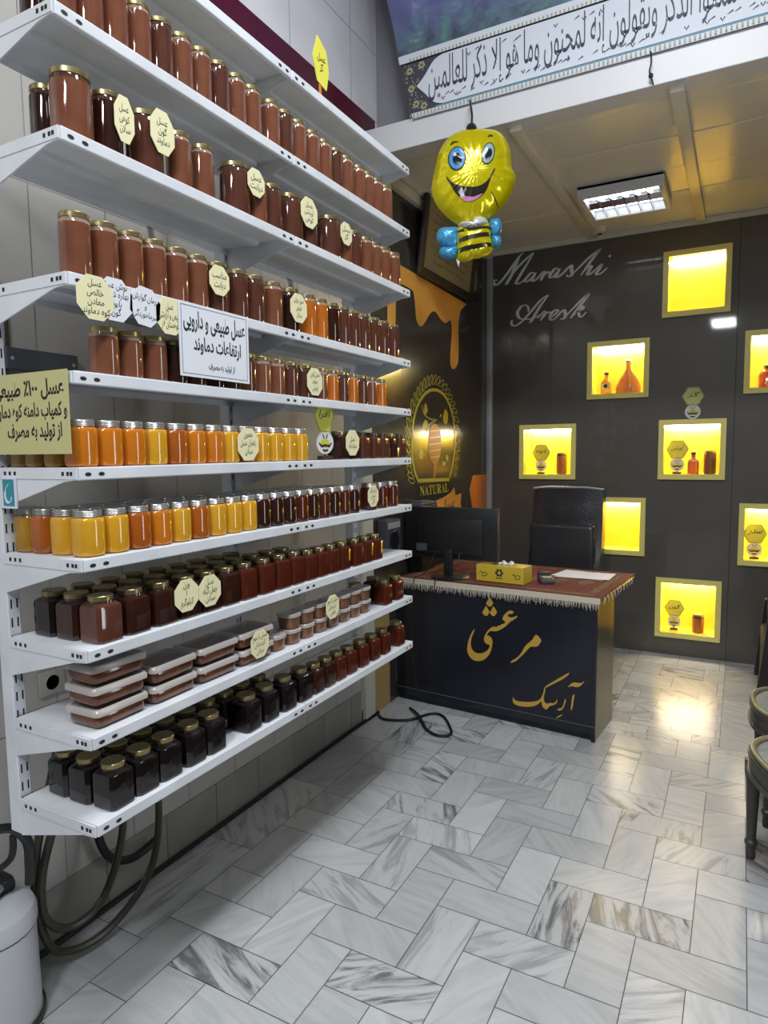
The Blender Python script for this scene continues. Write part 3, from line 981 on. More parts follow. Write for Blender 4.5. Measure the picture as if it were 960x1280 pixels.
row(6, seq([1.084, 1.159, 1.234, 1.309, 1.384, 1.459, 1.534, 1.609, 1.684, 1.759, 1.834, 1.909, 1.984], 'mason',
           ['orange', 'orange', 'orange', 'yellow', 'rust', 'orange', 'orange', 'yellow', 'orange', 'yellow', 'yellow', 'yellow', 'yellow'])
    + [(2.264, 'small_square', D_), (2.346, 'small_square', D_), (2.433, 'small_square', B_), (2.532, 'small_square', B_), (2.612, 'small_square', B_), (2.70, 'small_square', D_), (2.777, 'small_square', B_)])
row(6, seq([1.083], 'mason', ['yellow_shaded']), 1)
row(6, seq([1.084], 'mason', ['yellow_shaded']), 2)
row(6, seq([1.085], 'mason', ['yellow_shaded']), 3, dx=-.006)
row(7, seq([1.092, 1.166, 1.24, 1.314, 1.388, 1.462, 1.536, 1.61, 1.684, 1.758, 1.832, 1.906, 1.98, 2.054, 2.128, 2.202, 2.276, 2.353, 2.505, 2.60, 2.70], 'mason',
           ['yellow', 'yellow', 'rust', 'orange', 'yellow', 'rust', 'yellow', 'yellow', 'yellow', D_, D_, D_, 'red', D_, 'red', D_, 'red', D_, 'red', 'red', 'red']))
row(7, seq([1.09 + .0755 * i for i in range(17)], 'mason', ['yellow'] + [D_]), 1)
row(7, seq([1.088 + .0755 * i for i in range(16)], 'mason', ['rust'] + [D_]), 2)
row(7, seq([1.085], 'mason', ['yellow_shaded']), 3, dx=-.006)
row(8, [(1.121, 'square', B_)] + seq([1.213, 1.308, 1.405, 1.492, 1.576], 'square', [D_]) + [(1.663, 'square', 'red'), (1.758, 'square', 'red'), (1.849, 'square', 'red'), (1.935, 'square', 'red')]
    + seq([2.017, 2.096, 2.174, 2.257, 2.36, 2.445, 2.53], 'small_square', ['red']))
row(8, seq([1.115 + .087 * i for i in range(11)], 'square', ['dark']), 1)
row(8, seq([1.112 + .087 * i for i in range(9)], 'square', ['black']), 2)
row(10, seq([1.133, 1.219, 1.305, 1.402, 1.489, 1.665, 1.761, 1.864, 1.965], 'square', ['black']) + seq([2.050, 2.132, 2.214, 2.30, 2.40, 2.50, 2.60, 2.745], 'small_square', [D_, D_, 'red']))
row(10, seq([1.125 + .088 * i for i in range(9)], 'square', ['black']), 1)
row(10, seq([1.125 + .088 * i for i in range(8)], 'square', ['black']), 2)
row(9, [(2.62, 'small_square', 'red'), (2.735, 'small_square', 'red')])
row(9, seq([2.50, 2.66], 'small_square', [D_]), 1)


# honeycomb trays and tubs
def tray(y, z, label):
    t = thing('honeycomb_tray', label, 'food container', (XF - .018 - .065, y, z + .0004), (0, 0, random.uniform(-.03, .03)), 'stacked honeycomb trays')
    a, b, h = .063, .086, .046
    body = MB().rbox((-a + .006, -b + .006, 0), (a - .006, b - .006, h), .018, 0, 3)
    obj('tray_body', body, 'tray_side', t, True)
    lid = MB()
    oc = [(sx * (a - .014) + .014 * math.cos(q), sy * (b - .014) + .014 * math.sin(q)) for sx, sy, q0 in ((1, 1, 0), (-1, 1, PI / 2), (-1, -1, PI), (1, -1, 1.5 * PI)) for q in [q0 + k * PI / 8 for k in range(5)]]
    n = len(oc)
    prf = [(.0, h - .010), (.0, h + .001), (-.003, h + .006), (-.009, h + .0065), (-.010, h + .004)]
    lid.add([(x * (1 + d / a), y * (1 + d / b), z_) for d, z_ in prf for x, y in oc], [(j * n + k, j * n + (k + 1) % n, (j + 1) * n + (k + 1) % n, (j + 1) * n + k) for j in range(4) for k in range(n)])
    lo_ = obj('tray_lid', lid, 'tray_plastic', t, True)
    obj('lid_film', MB().rbox((-a + .009, -b + .009, h + .003), (a - .009, b - .009, h + .005), .0008, 0, 1), 'tray_film', lo_)


for y, n, nm in ((1.150, 3, 'stack of three at left end'), (1.335, 2, 'second stack from left'), (1.518, 2, 'third stack from left'), (1.700, 2, 'fourth stack from left')):
    for k in range(n):
        lvl = ('bottom', 'top')[k] if n == 2 else ('bottom', 'middle', 'top')[k]
        tray(y, SZ[9] + k * .0562, 'flat honeycomb tray with pale lid, %s of the %s' % (lvl, nm))


def tub(y, z, label, x=None):
    t = thing('honeycomb_tub', label, 'food container', (x or XF - .022 - .041, y, z + .0004), group='small honeycomb tubs')
    obj('tub_body', MB().lathe([(.030, 0), (.033, .002), (.037, .046)], 24, sq=3.2), 'tub_side', t, True)
    obj('tub_lid', MB().lathe([(.0375, .042), (.0395, .043), (.0395, .053), (.037, .056), (.034, .056), (.033, .0545)], 24, sq=3.2), 'tray_plastic', t, True)


tub(1.832, SZ[9], 'lone small honeycomb tub between the flat trays and the stacked tubs')
for i, y in enumerate((1.925, 2.012, 2.10, 2.19, 2.275, 2.36, 2.445)):
    for k in range(2):
        tub(y, SZ[9] + k * .0567, 'small honeycomb tub with pale lid, %s of %s tub stack from left' % (('bottom', 'top')[k], ORD[i + 1]))

# ================================================================== TAGS AND SIGNS ON THE SHELVES


def octagon(r, sy=1.0, ph=PI / 8):
    return [(r * math.cos(ph + PI / 4 * k), r * sy * math.sin(ph + PI / 4 * k)) for k in range(8)]


def price_tag(y, z, lines, label, r=.05, sx=1.0, x=XF - .0085, m='paper_cream', tilt=0.0, w=.060, h=None):
    t = thing('price_tag', label, 'price tag', (x, y, z), (PI / 2, 0, PI / 2), 'handwritten octagonal price tags')
    poly = [(a * sx, b) for a, b in octagon(r)]
    c = MB().prism(poly, -.0006, .0006)
    o = obj('tag_card', c, m, t)
    o.rotation_euler = (0, 0, tilt)
    tx = text_mesh(lines, w * sx, h or min(.072, .026 * len(lines)), bold=.004, shear=.15)
    obj('lettering', tx, 'ink', t, loc=(0, 0, .0009), rot=(0, 0, tilt + .03))


price_tag(1.225, 2.551, ['عسل', 'کوهی', 'سبلان'], 'octagonal cream tag on the second dark jar of third shelf down', .060, sx=.55, tilt=.0)
price_tag(1.350, 2.570, ['عسل', 'گون', 'دماوند'], 'octagonal cream tag on the wide brown jar near left of third shelf down', .060, sx=.75)
price_tag(1.737, 2.572, ['عسل', 'دیابت'], 'octagonal cream tag on the wide jar in the middle of third shelf down', .045)
price_tag(2.030, 2.568, ['عسل', 'آویشن', 'کوهی'], 'octagonal cream tag right of the bay joint on third shelf down', .055)
price_tag(2.282, 2.565, ['عسل', 'گز'], 'octagonal cream tag at the right part of third shelf down', .045)
HX = XF + .0018
price_tag(1.104, 2.093, ['عسل', 'خالص', 'معادن', 'کوه دماوند'], 'cream octagonal tag hanging from fourth shelf lip, leftmost of four', .056, x=HX + .0013, w=.08, h=.085)
price_tag(1.163, 2.100, ['نوش عسل', 'بهاره شکری', 'بابونه', 'گون'], 'white octagonal tag hanging second from left under fourth shelf lip', .056, x=HX, m='paper_white', w=.08, h=.085)
price_tag(1.257, 2.100, ['درمان گوارش', 'و', 'سرماخوردگی'], 'white octagonal tag hanging third from left under fourth shelf lip', .053, x=HX, m='paper_white', w=.085, h=.065, tilt=-.1)
price_tag(1.340, 2.090, ['عسل', 'طبیعی و آرایشی', 'کوهستان لار'], 'cream octagonal tag hanging beside the white paper notice', .052, x=HX, w=.08, h=.07)
price_tag(1.552, 2.231, ['مناسب', 'دیابت'], 'cream octagonal tag on a jar above the white paper notice', .046)
price_tag(1.953, 2.223, ['عسل دیابتی', 'طبیعی', 'سبلان'], 'cream octagonal tag on the dark jar at fourth shelf bay joint', .053)
price_tag(2.044, 1.977, ['عسل کوهی', 'دماوند', 'آویشن'], 'cream octagonal tag on fifth shelf down right of the joint', .053)
price_tag(1.661, 1.748, ['معجون', 'زعفران عسل', 'سبلان'], 'cream octagonal tag among the yellow jars of sixth shelf down', .055, w=.075)
price_tag(2.304, 1.757, ['عسل', 'سیاه دانه'], 'cream octagonal tag on small square jars right of the bee sign', .055)
price_tag(2.471, 1.532, ['ژل رویال', 'عسل', 'گل'], 'cream octagonal tag near right end of seventh shelf down', .05, x=XF - .0095)
price_tag(1.372, 1.318, ['وزن', '۱', 'کیلوگرم'], 'cream octagonal tag with number one on third shelf from bottom', .05, w=.05, h=.075)
price_tag(1.466, 1.314, ['عسل', 'چهل گیاه', 'سبلان'], 'cream octagonal tag right beside the number one tag', .05)
price_tag(1.690, 1.092, ['عسل با موم', 'کردستان', 'سبلان'], 'cream octagonal tag on the flat honeycomb trays', .05, w=.074)
price_tag(2.134, 1.122, ['عسل با موم', 'کردستان', 'خالص'], 'cream octagonal tag on the stacked honeycomb tubs', .05, w=.074)

# white printed notice hanging from the fourth shelf
t = thing('paper_notice', 'white framed paper notice in a sleeve hanging from the fourth shelf lip', 'sign', (XF + .0045, 1.514, 2.038), FACE_X)
obj('paper', MB().box((-.146, -.102, -.0006), (.146, .102, .0006)), 'paper_white', t)
fb = MB()
for a, b in (((-.137, -.094), (.137, -.0925)), ((-.137, .0925), (.137, .094)), ((-.137, -.094), (-.1355, .094)), ((.1355, -.094), (.137, .094))):
    fb.box((a[0], a[1], .0006), (b[0], b[1], .0009))
obj('border_line', fb, 'blue_ink', t)
obj('lettering', text_mesh('عسل طبیعی و دارویی', .258, .062, bold=.024), 'ink', t, loc=(.0, .052, .001))
obj('lettering', text_mesh('ارتفاعات دماوند', .200, .052, bold=.024), 'ink', t, loc=(.008, -.012, .001))
obj('lettering', text_mesh('از تولید به مصرف', .112, .024, bold=.02), 'ink', t, loc=(.022, -.068, .001))

# yellow printed notice on the end of the fifth shelf, facing along the shop
t = thing('paper_notice', 'yellowish paper notice fixed across the near end of the fifth shelf', 'sign', (-1.528, Y0 - .012, 1.822), FACE_Y)
obj('paper', MB().box((-.156, -.099, -.0006), (.151, .097, .0006)), 'paper_yellow', t)
obj('lettering', text_mesh('عسل ۱۰۰٪ طبیعی'.replace('۱۰۰', '۰۰۱'), .268, .050, bold=.028), 'ink', t, loc=(.002, .055, .001))
obj('lettering', text_mesh('و کمیاب دامنه کوه دماوند', .285, .044, bold=.028), 'ink', t, loc=(.001, .003, .001))
obj('lettering', text_mesh('از تولید به مصرف', .208, .046, bold=.028), 'ink', t, loc=(.018, -.046, .001))

t = thing('sticker', 'small teal sticker with white border on the near shelf upright', 'sticker', (-1.632, Y0 - .0085, 1.627), FACE_Y)
obj('sticker_card', MB().box((-.028, -.040, -.004), (.028, .040, .0006)), 'paper_white', t)
obj('picture', MB().box((-.023, -.034, .0006), (.023, .034, .0010)), 'teal', t)
obj('swirl', MB().ribbon(smooth_path([(.004, .022), (-.008, .012), (-.014, -.008), (-.006, -.024), (.008, -.022), (.013, -.010)], 5), [.002] * 8 + [.006] * 10 + [.003] * 8, .001), 'paper_white', t)


def bee_mark(p, r, th=0.0006, face=1):
    """round badge with a plain bee drawn on it"""
    mb = MB().prism(smooth_path([(r * .55 * math.cos(a), -r * .05 + r * .36 * math.sin(a)) for a in [k * PI / 5 for k in range(10)]], 2, True), .0012, .0016)
    obj('bee_mark', mb, 'bee_yellow', p)
    d = MB()
    d.ribbon([(-r * .78, r * .0), (-r * .45, -r * .30), (0, -r * .22), (r * .45, -r * .30), (r * .78, r * .0)], [.002, r * .22, r * .2, r * .22, .002], .0018)
    d.ribbon([(-r * .30, -r * .62), (0, -r * .70), (r * .30, -r * .62)], r * .16, .0018)
    d.ribbon([(-r * .12, r * .35), (-r * .26, r * .72)], r * .08, .0018)
    d.ribbon([(r * .12, r * .35), (r * .26, r * .72)], r * .08, .0018)
    obj('bee_line', d, 'ink', p)


def hex_sign(loc, rot, r, word, label, m='hexsign', tall=1.0, stand=True, group='hexagon name signs with round bee badge', rd=None, pivot=None):
    """hexagon plate above a round bee badge on a small foot; origin at the foot"""
    t = thing('hexagon_sign', label, 'sign', loc, rot, group)
    rd = rd or r * .62
    z0 = .022 if stand else 0.0
    cz = z0 + rd * 1.0
    hz = cz + rd * .92 + r * .86 * tall
    hexa = [(r * math.cos(PI / 3 * k), r * tall * math.sin(PI / 3 * k)) for k in range(6)]
    pl = obj('hexagon_plate', MB().prism(hexa, -.0015, .0010), m, t, loc=(0, hz, 0))
    ln = MB()
    rim = [(a * .93, b * .93) for a, b in hexa]
    ln.ribbon(rim + rim[:2], r * .03, .0010, 0, .0005)
    obj('border_line', ln, 'ink', pl)
    obj('lettering', text_mesh(word, r * 1.15, r * .55 * tall, bold=.005, shear=.3), 'ink', pl, loc=(0, r * .12, .0016))
    bd = obj('bee_badge', MB().prism([(rd * math.cos(PI / 12 * k), rd * math.sin(PI / 12 * k)) for k in range(24)], -.0012, .0010), 'disc_white', t, loc=(0, cz, 0))
    bee_mark(bd, rd)
    if stand:
        obj('foot', MB().rbox((-rd * .62, 0, -.016), (rd * .62, .016, .016), .003).box((-.006, .014, -.0014), (.006, z0 + .01, .0006)), 'lid_dark', t)
    return t


hex_sign((XF - .045, 2.158, SZ[6] + .0005), (PI / 2, 0, PI / 2 - .25), .052, 'افرا', 'yellow hexagon sign with bee badge standing on sixth shelf down', tall=1.35, rd=.044)
# the sign clipped on the top shelf
t = thing('clip_sign', 'elongated yellow hexagon sign in a wooden clip on the top shelf', 'sign', (XF - .10, 2.262, SZ[1] + .0005), (PI / 2, 0, PI / 2 - .1))
obj('sign_plate', MB().prism([(-.048, .215), (-.018, .300), (.036, .262), (.05, .19), (.034, .118), (-.022, .135)], -.0012, .0012), 'hexsign', t)
obj('lettering', text_mesh(['عسل', 'گز'], .05, .07, bold=.01), 'ink', t, loc=(.004, .205, .0016))
obj('clip', MB().rbox((-.007, .03, -.006), (.007, .135, -.0016), .002).rbox((-.02, 0, -.02), (.02, .032, .016), .004), 'dipper_wood', t)

# ================================================================== NICHES IN THE REAR WALL
NL = ['empty lit yellow niche, highest on the dark wall', 'lit yellow niche holding a big decanter bottle and a small bottle', 'lit yellow niche above the desk monitor side, left of the office chair top',
      'lit yellow niche in the middle holding sign, bottle and jar', 'empty lit yellow niche partly behind the office chair', 'lowest lit yellow niche, just above the floor',
      'lit yellow niche cut by the frame edge, upper one with a bottle', 'lit yellow niche cut by the frame edge, lower one with a hexagon sign']
for (a, b, c, d), lb in zip(NI, NL):
    t = thing('display_niche', lb, 'niche', ((a + b) / 2, YB, (c + d) / 2), group='lit yellow niches in the dark wall')
    w, h = (b - a) / 2, (d - c) / 2
    wi, hi = w - FR, h - FR
    fr = MB()
    for p, q in (((-w, -h), (w, -hi)), ((-w, hi), (w, h)), ((-w, -hi), (-wi, hi)), ((wi, -hi), (w, hi))):
        fr.box((p[0], -.022, p[1]), (q[0], .0, q[1]))
    obj('niche_frame', fr, 'niche_frame', t)
    D_n = .20
    vs = [(-wi, 0, -hi), (wi, 0, -hi), (wi, 0, hi), (-wi, 0, hi), (-wi, D_n, -hi), (wi, D_n, -hi), (wi, D_n, hi), (-wi, D_n, hi)]
    obj('niche_box', MB().add(vs, [(4, 5, 6, 7), (0, 4, 7, 3), (1, 2, 6, 5), (0, 1, 5, 4), (3, 7, 6, 2)]), 'niche_yellow', t)
    obj('led_strip', MB().box((-wi + .01, D_n - .040, hi - .010), (wi - .01, D_n - .012, hi - .002)), 'led', t)
NB = YB + .09


def bottle(x, z, prof, mats, label, sq=None, y=NB, labelcard=None, name='honey_bottle', depth=1.0):
    t = thing(name, label, 'bottle', (x, y, z + .0004))
    b = obj('glass_body', MB().lathe(prof, 24, sq=sq), mats[0], t, True)
    b.scale = (1, depth, 1)
    zt = prof[-1][1]
    rt = prof[-1][0]
    obj('stopper', MB().lathe([(rt * 1.25, zt - .004), (rt * 1.3, zt + .018), (rt * 1.0, zt + .022)], 16), mats[1], t, True)
    if labelcard:
        rr, z0, z1 = labelcard
        obj('label_card', MB().box((-rr, -.0365, z0), (rr, -.0355, z1)), 'paper_cream', t)
        obj('label_emblem', MB().prism([(.016 * math.cos(k * PI / 8), (z0 + z1) / 2 + .016 * math.sin(k * PI / 8)) for k in range(16)], 0, .001, 0, lambda v: (v[0], -.0367 - v[2], v[1])), 'ink', t)


z2 = NI[1][2] + FR
bottle(-1.048, z2, [(.042, 0), (.045, .004), (.045, .085), (.040, .105), (.020, .128), (.015, .140), (.015, .170)], ('bottle_pale', 'lid_dark'), 'small labelled bottle left of the decanter in the niche', sq=4, labelcard=(.036, .05, .092), depth=.78)
bottle(-.868, z2, [(.080, 0), (.098, .006), (.104, .04), (.098, .07), (.070, .13), (.050, .165), (.022, .20), (.019, .235), (.022, .26)], ('bottle_amber', 'lid_silver'), 'big bell-shaped decanter of honey in a lit niche', depth=.6)
z3 = NI[2][2] + FR
hex_sign((-1.605, NB, z3), FACE_Y, .084, 'بابونه', 'hexagon sign with bee badge in the niche left of the chair', 'hexsign')


def niche_jar(kind, color, x, z, label):
    o = jar(kind, color, x, NB, z, label, 'honey jars in the wall niches')
    o.scale = (1.28, 1.28, 1.28)


niche_jar('tall', 'backlit', -1.42, z3, 'tall brown jar beside the hexagon sign in the left niche')
z4 = NI[3][2] + FR
hex_sign((-.470, NB, z4), FACE_Y, .088, 'آویشن', 'hexagon sign with bee badge in the middle niche beside an orange bottle', 'hexsign')
bottle(-.348, z4, [(.040, 0), (.043, .004), (.043, .095), (.036, .112), (.017, .128), (.015, .16)], ('bottle_red', 'lid_dark'), 'flat orange bottle between sign and jar in the middle niche', sq=4, depth=.6)
niche_jar('tall', 'backlit_dark', -.226, z4, 'tall dark jar at the right side of the middle niche')
z6 = NI[5][2] + FR
hex_sign((-.459, NB, z6), FACE_Y, .080, 'گون', 'hexagon sign with bee badge in the lowest niche near the floor', 'hexsign')
niche_jar('round', 'backlit', -.276, z6, 'brown jar in the lowest niche near the floor')
z7 = NI[6][2] + FR
bottle(.155, z7, [(.060, 0), (.064, .005), (.064, .10), (.050, .125), (.026, .140), (.022, .155)], ('bottle_red', 'lid_dark'), 'reddish square-shouldered bottle in the niche cut by the frame edge', sq=4)
z8 = NI[7][2] + FR
hex_sign((.112, NB, z8), FACE_Y, .088, 'سدر', 'hexagon sign with bee badge in the niche cut by the frame edge', 'hexsign')
hex_sign((-.358, YB - .012, NI[3][3] + .0005), FACE_Y, .082, 'گز', 'pale hexagon sign with bee badge standing on top of the middle niche', 'hexsign_pale', stand=False, rd=.058)

# ================================================================== DESK
DA = math.radians(-4.781)
DESK = thing('desk', 'black front desk with golden Persian lettering beside the shelves', 'desk', (-.709, 3.89, 0), (0, 0, DA))
DW, DH = 1.36, .835
fp = obj('front_panel', MB().rbox((-DW, 0, .045), (-.001, .022, DH), .003).box((-DW, .03, 0), (-.02, .045, .10)), 'desk_black', DESK)
obj('front_trim', MB().rbox((-DW, -.004, .090), (-.001, .002, .096), .001), 'grey_plastic', DESK)
obj('side_panel', MB().rbox((-.022, .023, 0), (0, .40, DH), .003), 'desk_edge', DESK)
obj('desk_top', MB().rbox((-DW, -.012, DH), (.012, .88, DH + .028), .004), 'desk_black', DESK)
obj('back_leg', MB().rbox((-.66, .78, 0), (-.61, .84, DH), .004), 'desk_black', DESK)
obj('back_leg', MB().rbox((-DW + .02, .78, 0), (-DW + .07, .84, DH), .004), 'desk_black', DESK)
obj('corner_post', MB().rbox((-.020, -.003, 0), (.003, .022, DH), .002), 'desk_black', DESK)
TXT=dict(mr= [(-0.362,0.599),(-0.330,0.573),(-0.333,0.554),(-0.354,0.526),(-0.384,0.521),(-0.403,0.512),(-0.425,0.483),(-0.464,0.439),(-0.496,0.408),(-0.526,0.396),(-0.516,0.411),(-0.483,0.436),(-0.454,0.472),(-0.432,0.514),(-0.406,0.543),(-0.384,0.565)] ,
ashi= [(-0.521,0.707),(-0.506,0.718),(-0.518,0.728),(-0.541,0.723),(-0.564,0.701),(-0.580,0.675),(-0.574,0.659),(-0.561,0.653),(-0.571,0.638),(-0.584,0.635),(-0.598,0.623),(-0.612,0.620),(-0.621,0.609),(-0.638,0.612),(-0.665,0.595),(-0.689,0.566),(-0.705,0.531),(-0.703,0.505),(-0.686,0.491),(-0.666,0.488),(-0.675,0.460),(-0.700,0.437),(-0.731,0.422),(-0.763,0.422),(-0.787,0.436),(-0.799,0.467),(-0.794,0.514),(-0.773,0.567),(-0.775,0.575),(-0.791,0.551),(-0.812,0.505),(-0.824,0.450),(-0.821,0.414),(-0.802,0.384),(-0.773,0.369),(-0.741,0.371),(-0.706,0.386),(-0.675,0.418),(-0.657,0.457),(-0.647,0.510),(-0.658,0.538),(-0.680,0.549),(-0.689,0.545),(-0.676,0.567),(-0.659,0.580),(-0.624,0.583),(-0.587,0.602),(-0.554,0.629),(-0.528,0.658),(-0.501,0.676),(-0.482,0.696),(-0.488,0.699),(-0.505,0.690),(-0.521,0.685),(-0.544,0.688),(-0.541,0.704)] ,
dot0= [(-0.668,0.794),(-0.652,0.776),(-0.645,0.761),(-0.661,0.737),(-0.680,0.741),(-0.691,0.754),(-0.680,0.776)] ,
dot1= [(-0.693,0.736),(-0.677,0.716),(-0.670,0.700),(-0.686,0.674),(-0.705,0.678),(-0.717,0.692),(-0.705,0.716)] ,
dot2= [(-0.643,0.740),(-0.626,0.721),(-0.619,0.705),(-0.636,0.679),(-0.654,0.683),(-0.666,0.697),(-0.654,0.720)] ,
kaf= [(-0.158,0.396),(-0.158,0.385),(-0.194,0.350),(-0.238,0.319),(-0.284,0.286),(-0.298,0.276),(-0.302,0.247),(-0.309,0.214),(-0.305,0.189),(-0.294,0.180),(-0.280,0.182),(-0.265,0.191),(-0.260,0.187),(-0.245,0.193),(-0.234,0.203),(-0.229,0.217),(-0.225,0.212),(-0.230,0.193),(-0.245,0.181),(-0.259,0.174),(-0.271,0.168),(-0.279,0.157),(-0.291,0.143),(-0.308,0.148),(-0.320,0.166),(-0.323,0.188),(-0.343,0.167),(-0.375,0.146),(-0.422,0.133),(-0.470,0.129),(-0.501,0.138),(-0.510,0.157),(-0.505,0.180),(-0.500,0.165),(-0.477,0.158),(-0.434,0.162),(-0.387,0.171),(-0.349,0.186),(-0.326,0.208),(-0.312,0.245),(-0.306,0.274),(-0.292,0.292),(-0.250,0.326),(-0.211,0.356),(-0.172,0.385)] ,
re= [(-0.177,0.233),(-0.172,0.221),(-0.180,0.192),(-0.191,0.166),(-0.208,0.153),(-0.223,0.154),(-0.220,0.162),(-0.203,0.168),(-0.189,0.187),(-0.184,0.208)] ,
kasre= [(-0.195,0.132),(-0.194,0.127),(-0.224,0.103),(-0.227,0.108)] ,
alef= [(-0.125,0.270),(-0.121,0.263),(-0.126,0.231),(-0.130,0.196),(-0.138,0.170),(-0.142,0.177),(-0.138,0.217),(-0.134,0.254)] ,
mad= [(-0.065,0.362),(-0.070,0.350),(-0.092,0.324),(-0.116,0.317),(-0.138,0.318),(-0.160,0.307),(-0.152,0.321),(-0.130,0.341),(-0.106,0.344),(-0.084,0.346)] )
for ks in (('mr',), ('ashi', 'dot0', 'dot1', 'dot2'), ('kaf', 're', 'kasre', 'alef', 'mad')):
    mb = MB()
    for k in ks:
        mb.prism(smooth_path(TXT[k], 2, True) if not k.startswith('dot') else smooth_path(TXT[k], 3, True), 0, .0015, 0, lambda v: (v[0], -.0003 - v[2], v[1]))
    obj('lettering', mb, 'gold', fp)
DT = DH + .028


def dk(x, y, z=0.0):
    """desk-local point to world"""
    c, s = math.cos(DA), math.sin(DA)
    return (-.709 + x * c - y * s, 3.89 + x * s + y * c, DT + z)


RUG = thing('table_rug', 'red patterned rug with white fringe spread over the desk top', 'rug', dk(0, 0), (0, 0, DA))
rg = MB().rbox((-DW + .03, -.022, .0005), (.024, .86, .007), .003)
obj('rug_field', rg, 'rug_red', RUG)
bd = MB()
for (a, b, c, d) in ((-DW + .08, .02, -.03, .075), (-DW + .08, .75, -.03, .80), (-DW + .08, .09, -DW + .13, .74), (-.075, .09, -.03, .74)):
    bd.box((a, b, .007), (c, d, .0078))
for i in range(7):
    x = -DW + .22 + i * .16
    bd.prism([(x - .055, .40), (x, .30), (x + .055, .40), (x, .50)], .007, .0078)
obj('rug_border', bd, 'rug_pattern', RUG)
obj('rug_hem', MB().rbox((-DW + .03, -.026, -.028), (.026, -.021, .006), .002), 'fringe', RUG)
fr = MB()
for i in range(300):
    x = -DW + .03 + i * (DW - .008) / 299
    l = random.uniform(.028, .055)
    dx = random.uniform(-.010, .010)
    fr.tube([(x, -.025, -.020), (x + dx * .4, -.030, -.020 - l * .5), (x + dx, -.027 + random.uniform(-.004, .002), -.02 - l)], [.0016, .0013, .0008], 4)
for i in range(10):
    x = -.02 - i * .035
    fr.tube([(.026 - .0, .06 + i * .075, .0), (.032, .06 + i * .075, -.016), (.03 + random.uniform(-.004, .006), .06 + i * .075 + random.uniform(-.01, .01), -.042)], [.003, .004, .002], 5)
obj('fringe', fr, 'fringe', RUG)['kind'] = 'stuff'

# tissue box
t = thing('tissue_box', 'yellow tissue box with small dark emblem on the desk rug', 'tissue box', dk(-.652, .17, .0085), (0, 0, DA - .03))
tb = obj('box_body', MB().rbox((-.165, -.055, 0), (.165, .085, .108), .003), 'tissue_yellow', t)
obj('slot', MB().prism([(.09 * math.cos(k * PI / 12), .015 + .018 * math.sin(k * PI / 12)) for k in range(24)], .108, .1088), 'ink', t)
tp = MB()
pts = []
for i in range(13):
    x = -.07 + i * .14 / 12
    pts.append((x, .015 + .008 * math.sin(i * 1.7)))
tp.add([(x, y - .004, .106) for x, y in pts] + [(x * .95, y + .006 * math.sin(i * 2.1), .128 + .010 * math.sin(i * 1.3)) for i, (x, y) in enumerate(pts)], [(i, i + 1, 14 + i, 13 + i) for i in range(12)])
obj('tissue', tp, 'tissue', t)
lg = MB()
for k in range(6):
    a = PI / 3 * k
    lg.prism([(.020 * math.cos(a) + .009 * math.cos(a + q), .055 + .020 * math.sin(a) * .9 + .009 * math.sin(a + q)) for q in [j * PI / 4 for j in range(8)]], 0, .0008, 0, lambda v: (v[0], -.0552 - v[2], v[1] + .008))
lg.box((-.024, -.0560, .026), (.024, -.0551, .031))
obj('emblem', lg, 'ink', tb)
g2 = MB()
for s_ in (-1, 1):
    g2.ribbon([(x + s_ * .115, y) for x, y in smooth_path([(-.028, .05), (-.012, .062), (-.005, .045), (.012, .058), (.028, .048), (.02, .034), (-.01, .032)], 4)], .0035)
obj('scroll_mark', g2, 'ink', tb, loc=(0, -.0553, .002), rot=FACE_Y)

# monitor, seen from behind
t = thing('monitor', 'black computer monitor on round foot, seen from behind on the desk', 'monitor', dk(-1.010, .125, .0085), (0, 0, DA + math.radians(3.5)))
obj('screen_housing', MB().rbox((-.335, -.012, .125), (.335, .022, .472), .008).rbox((-.24, -.030, .16), (.24, -.010, .40), .012), 'black_plastic', t, True)
obj('bezel', MB().rbox((-.336, .020, .124), (.336, .028, .473), .003), 'grey_plastic', t)
obj('neck', MB().rbox((-.032, -.045, .012), (.032, -.022, .20), .008), 'black_plastic', t, True)
obj('foot', MB().lathe([(.130, 0), (.132, .006), (.120, .013), (.03, .018)], 32), 'black_plastic', t, True)
obj('label_card', MB().box((-.24, -.0315, .175), (-.16, -.0302, .225)), 'grey_plastic', t)
obj('port', MB().rbox((.05, -.050, .165), (.13, -.030, .185), .003).rbox((-.14, -.050, .165), (-.05, -.030, .185), .003), 'cable', t)
for k, pts in enumerate(([(-.09, -.045, .17), (-.12, -.08, .08), (-.16, -.10, .02), (-.18, -.16, .012), (-.19, -.168, -.02), (-.195, -.175, -.25), (-.20, -.175, -.55), (-.15, -.18, -.80)],
                         [(.09, -.045, .17), (.085, -.08, .09), (.02, -.11, .012), (-.02, -.166, .012), (-.03, -.172, -.04), (-.03, -.160, -.07)])):
    tag(obj('monitor_cable', MB().tube(smooth_path(pts, 6), .0032, 6), 'cable', None, True, loc=dk(-1.010, .125, .0085), rot=(0, 0, DA)),
        ('black cable hanging from the monitor down the desk front', 'short black cable looping beside the monitor foot')[k], 'cable', None)

# card terminal
t = thing('card_terminal', 'small black and grey card terminal right of the tissue box', 'card reader', dk(-.408, .30, .0085), (0, 0, DA + .5))
obj('terminal_body', MB().rbox((-.045, -.09, 0), (.045, .09, .032), .010), 'grey_plastic', t, True)
obj('screen', MB().box((-.032, .02, .0325), (.032, .075, .034)), 'mirror', t)
obj('keypad', MB().rbox((-.034, -.075, .0315), (.034, .005, .036), .002), 'black_plastic', t)
obj('printer_head', MB().rbox((-.043, .055, .02), (.043, .093, .052), .010), 'black_plastic', t, True)

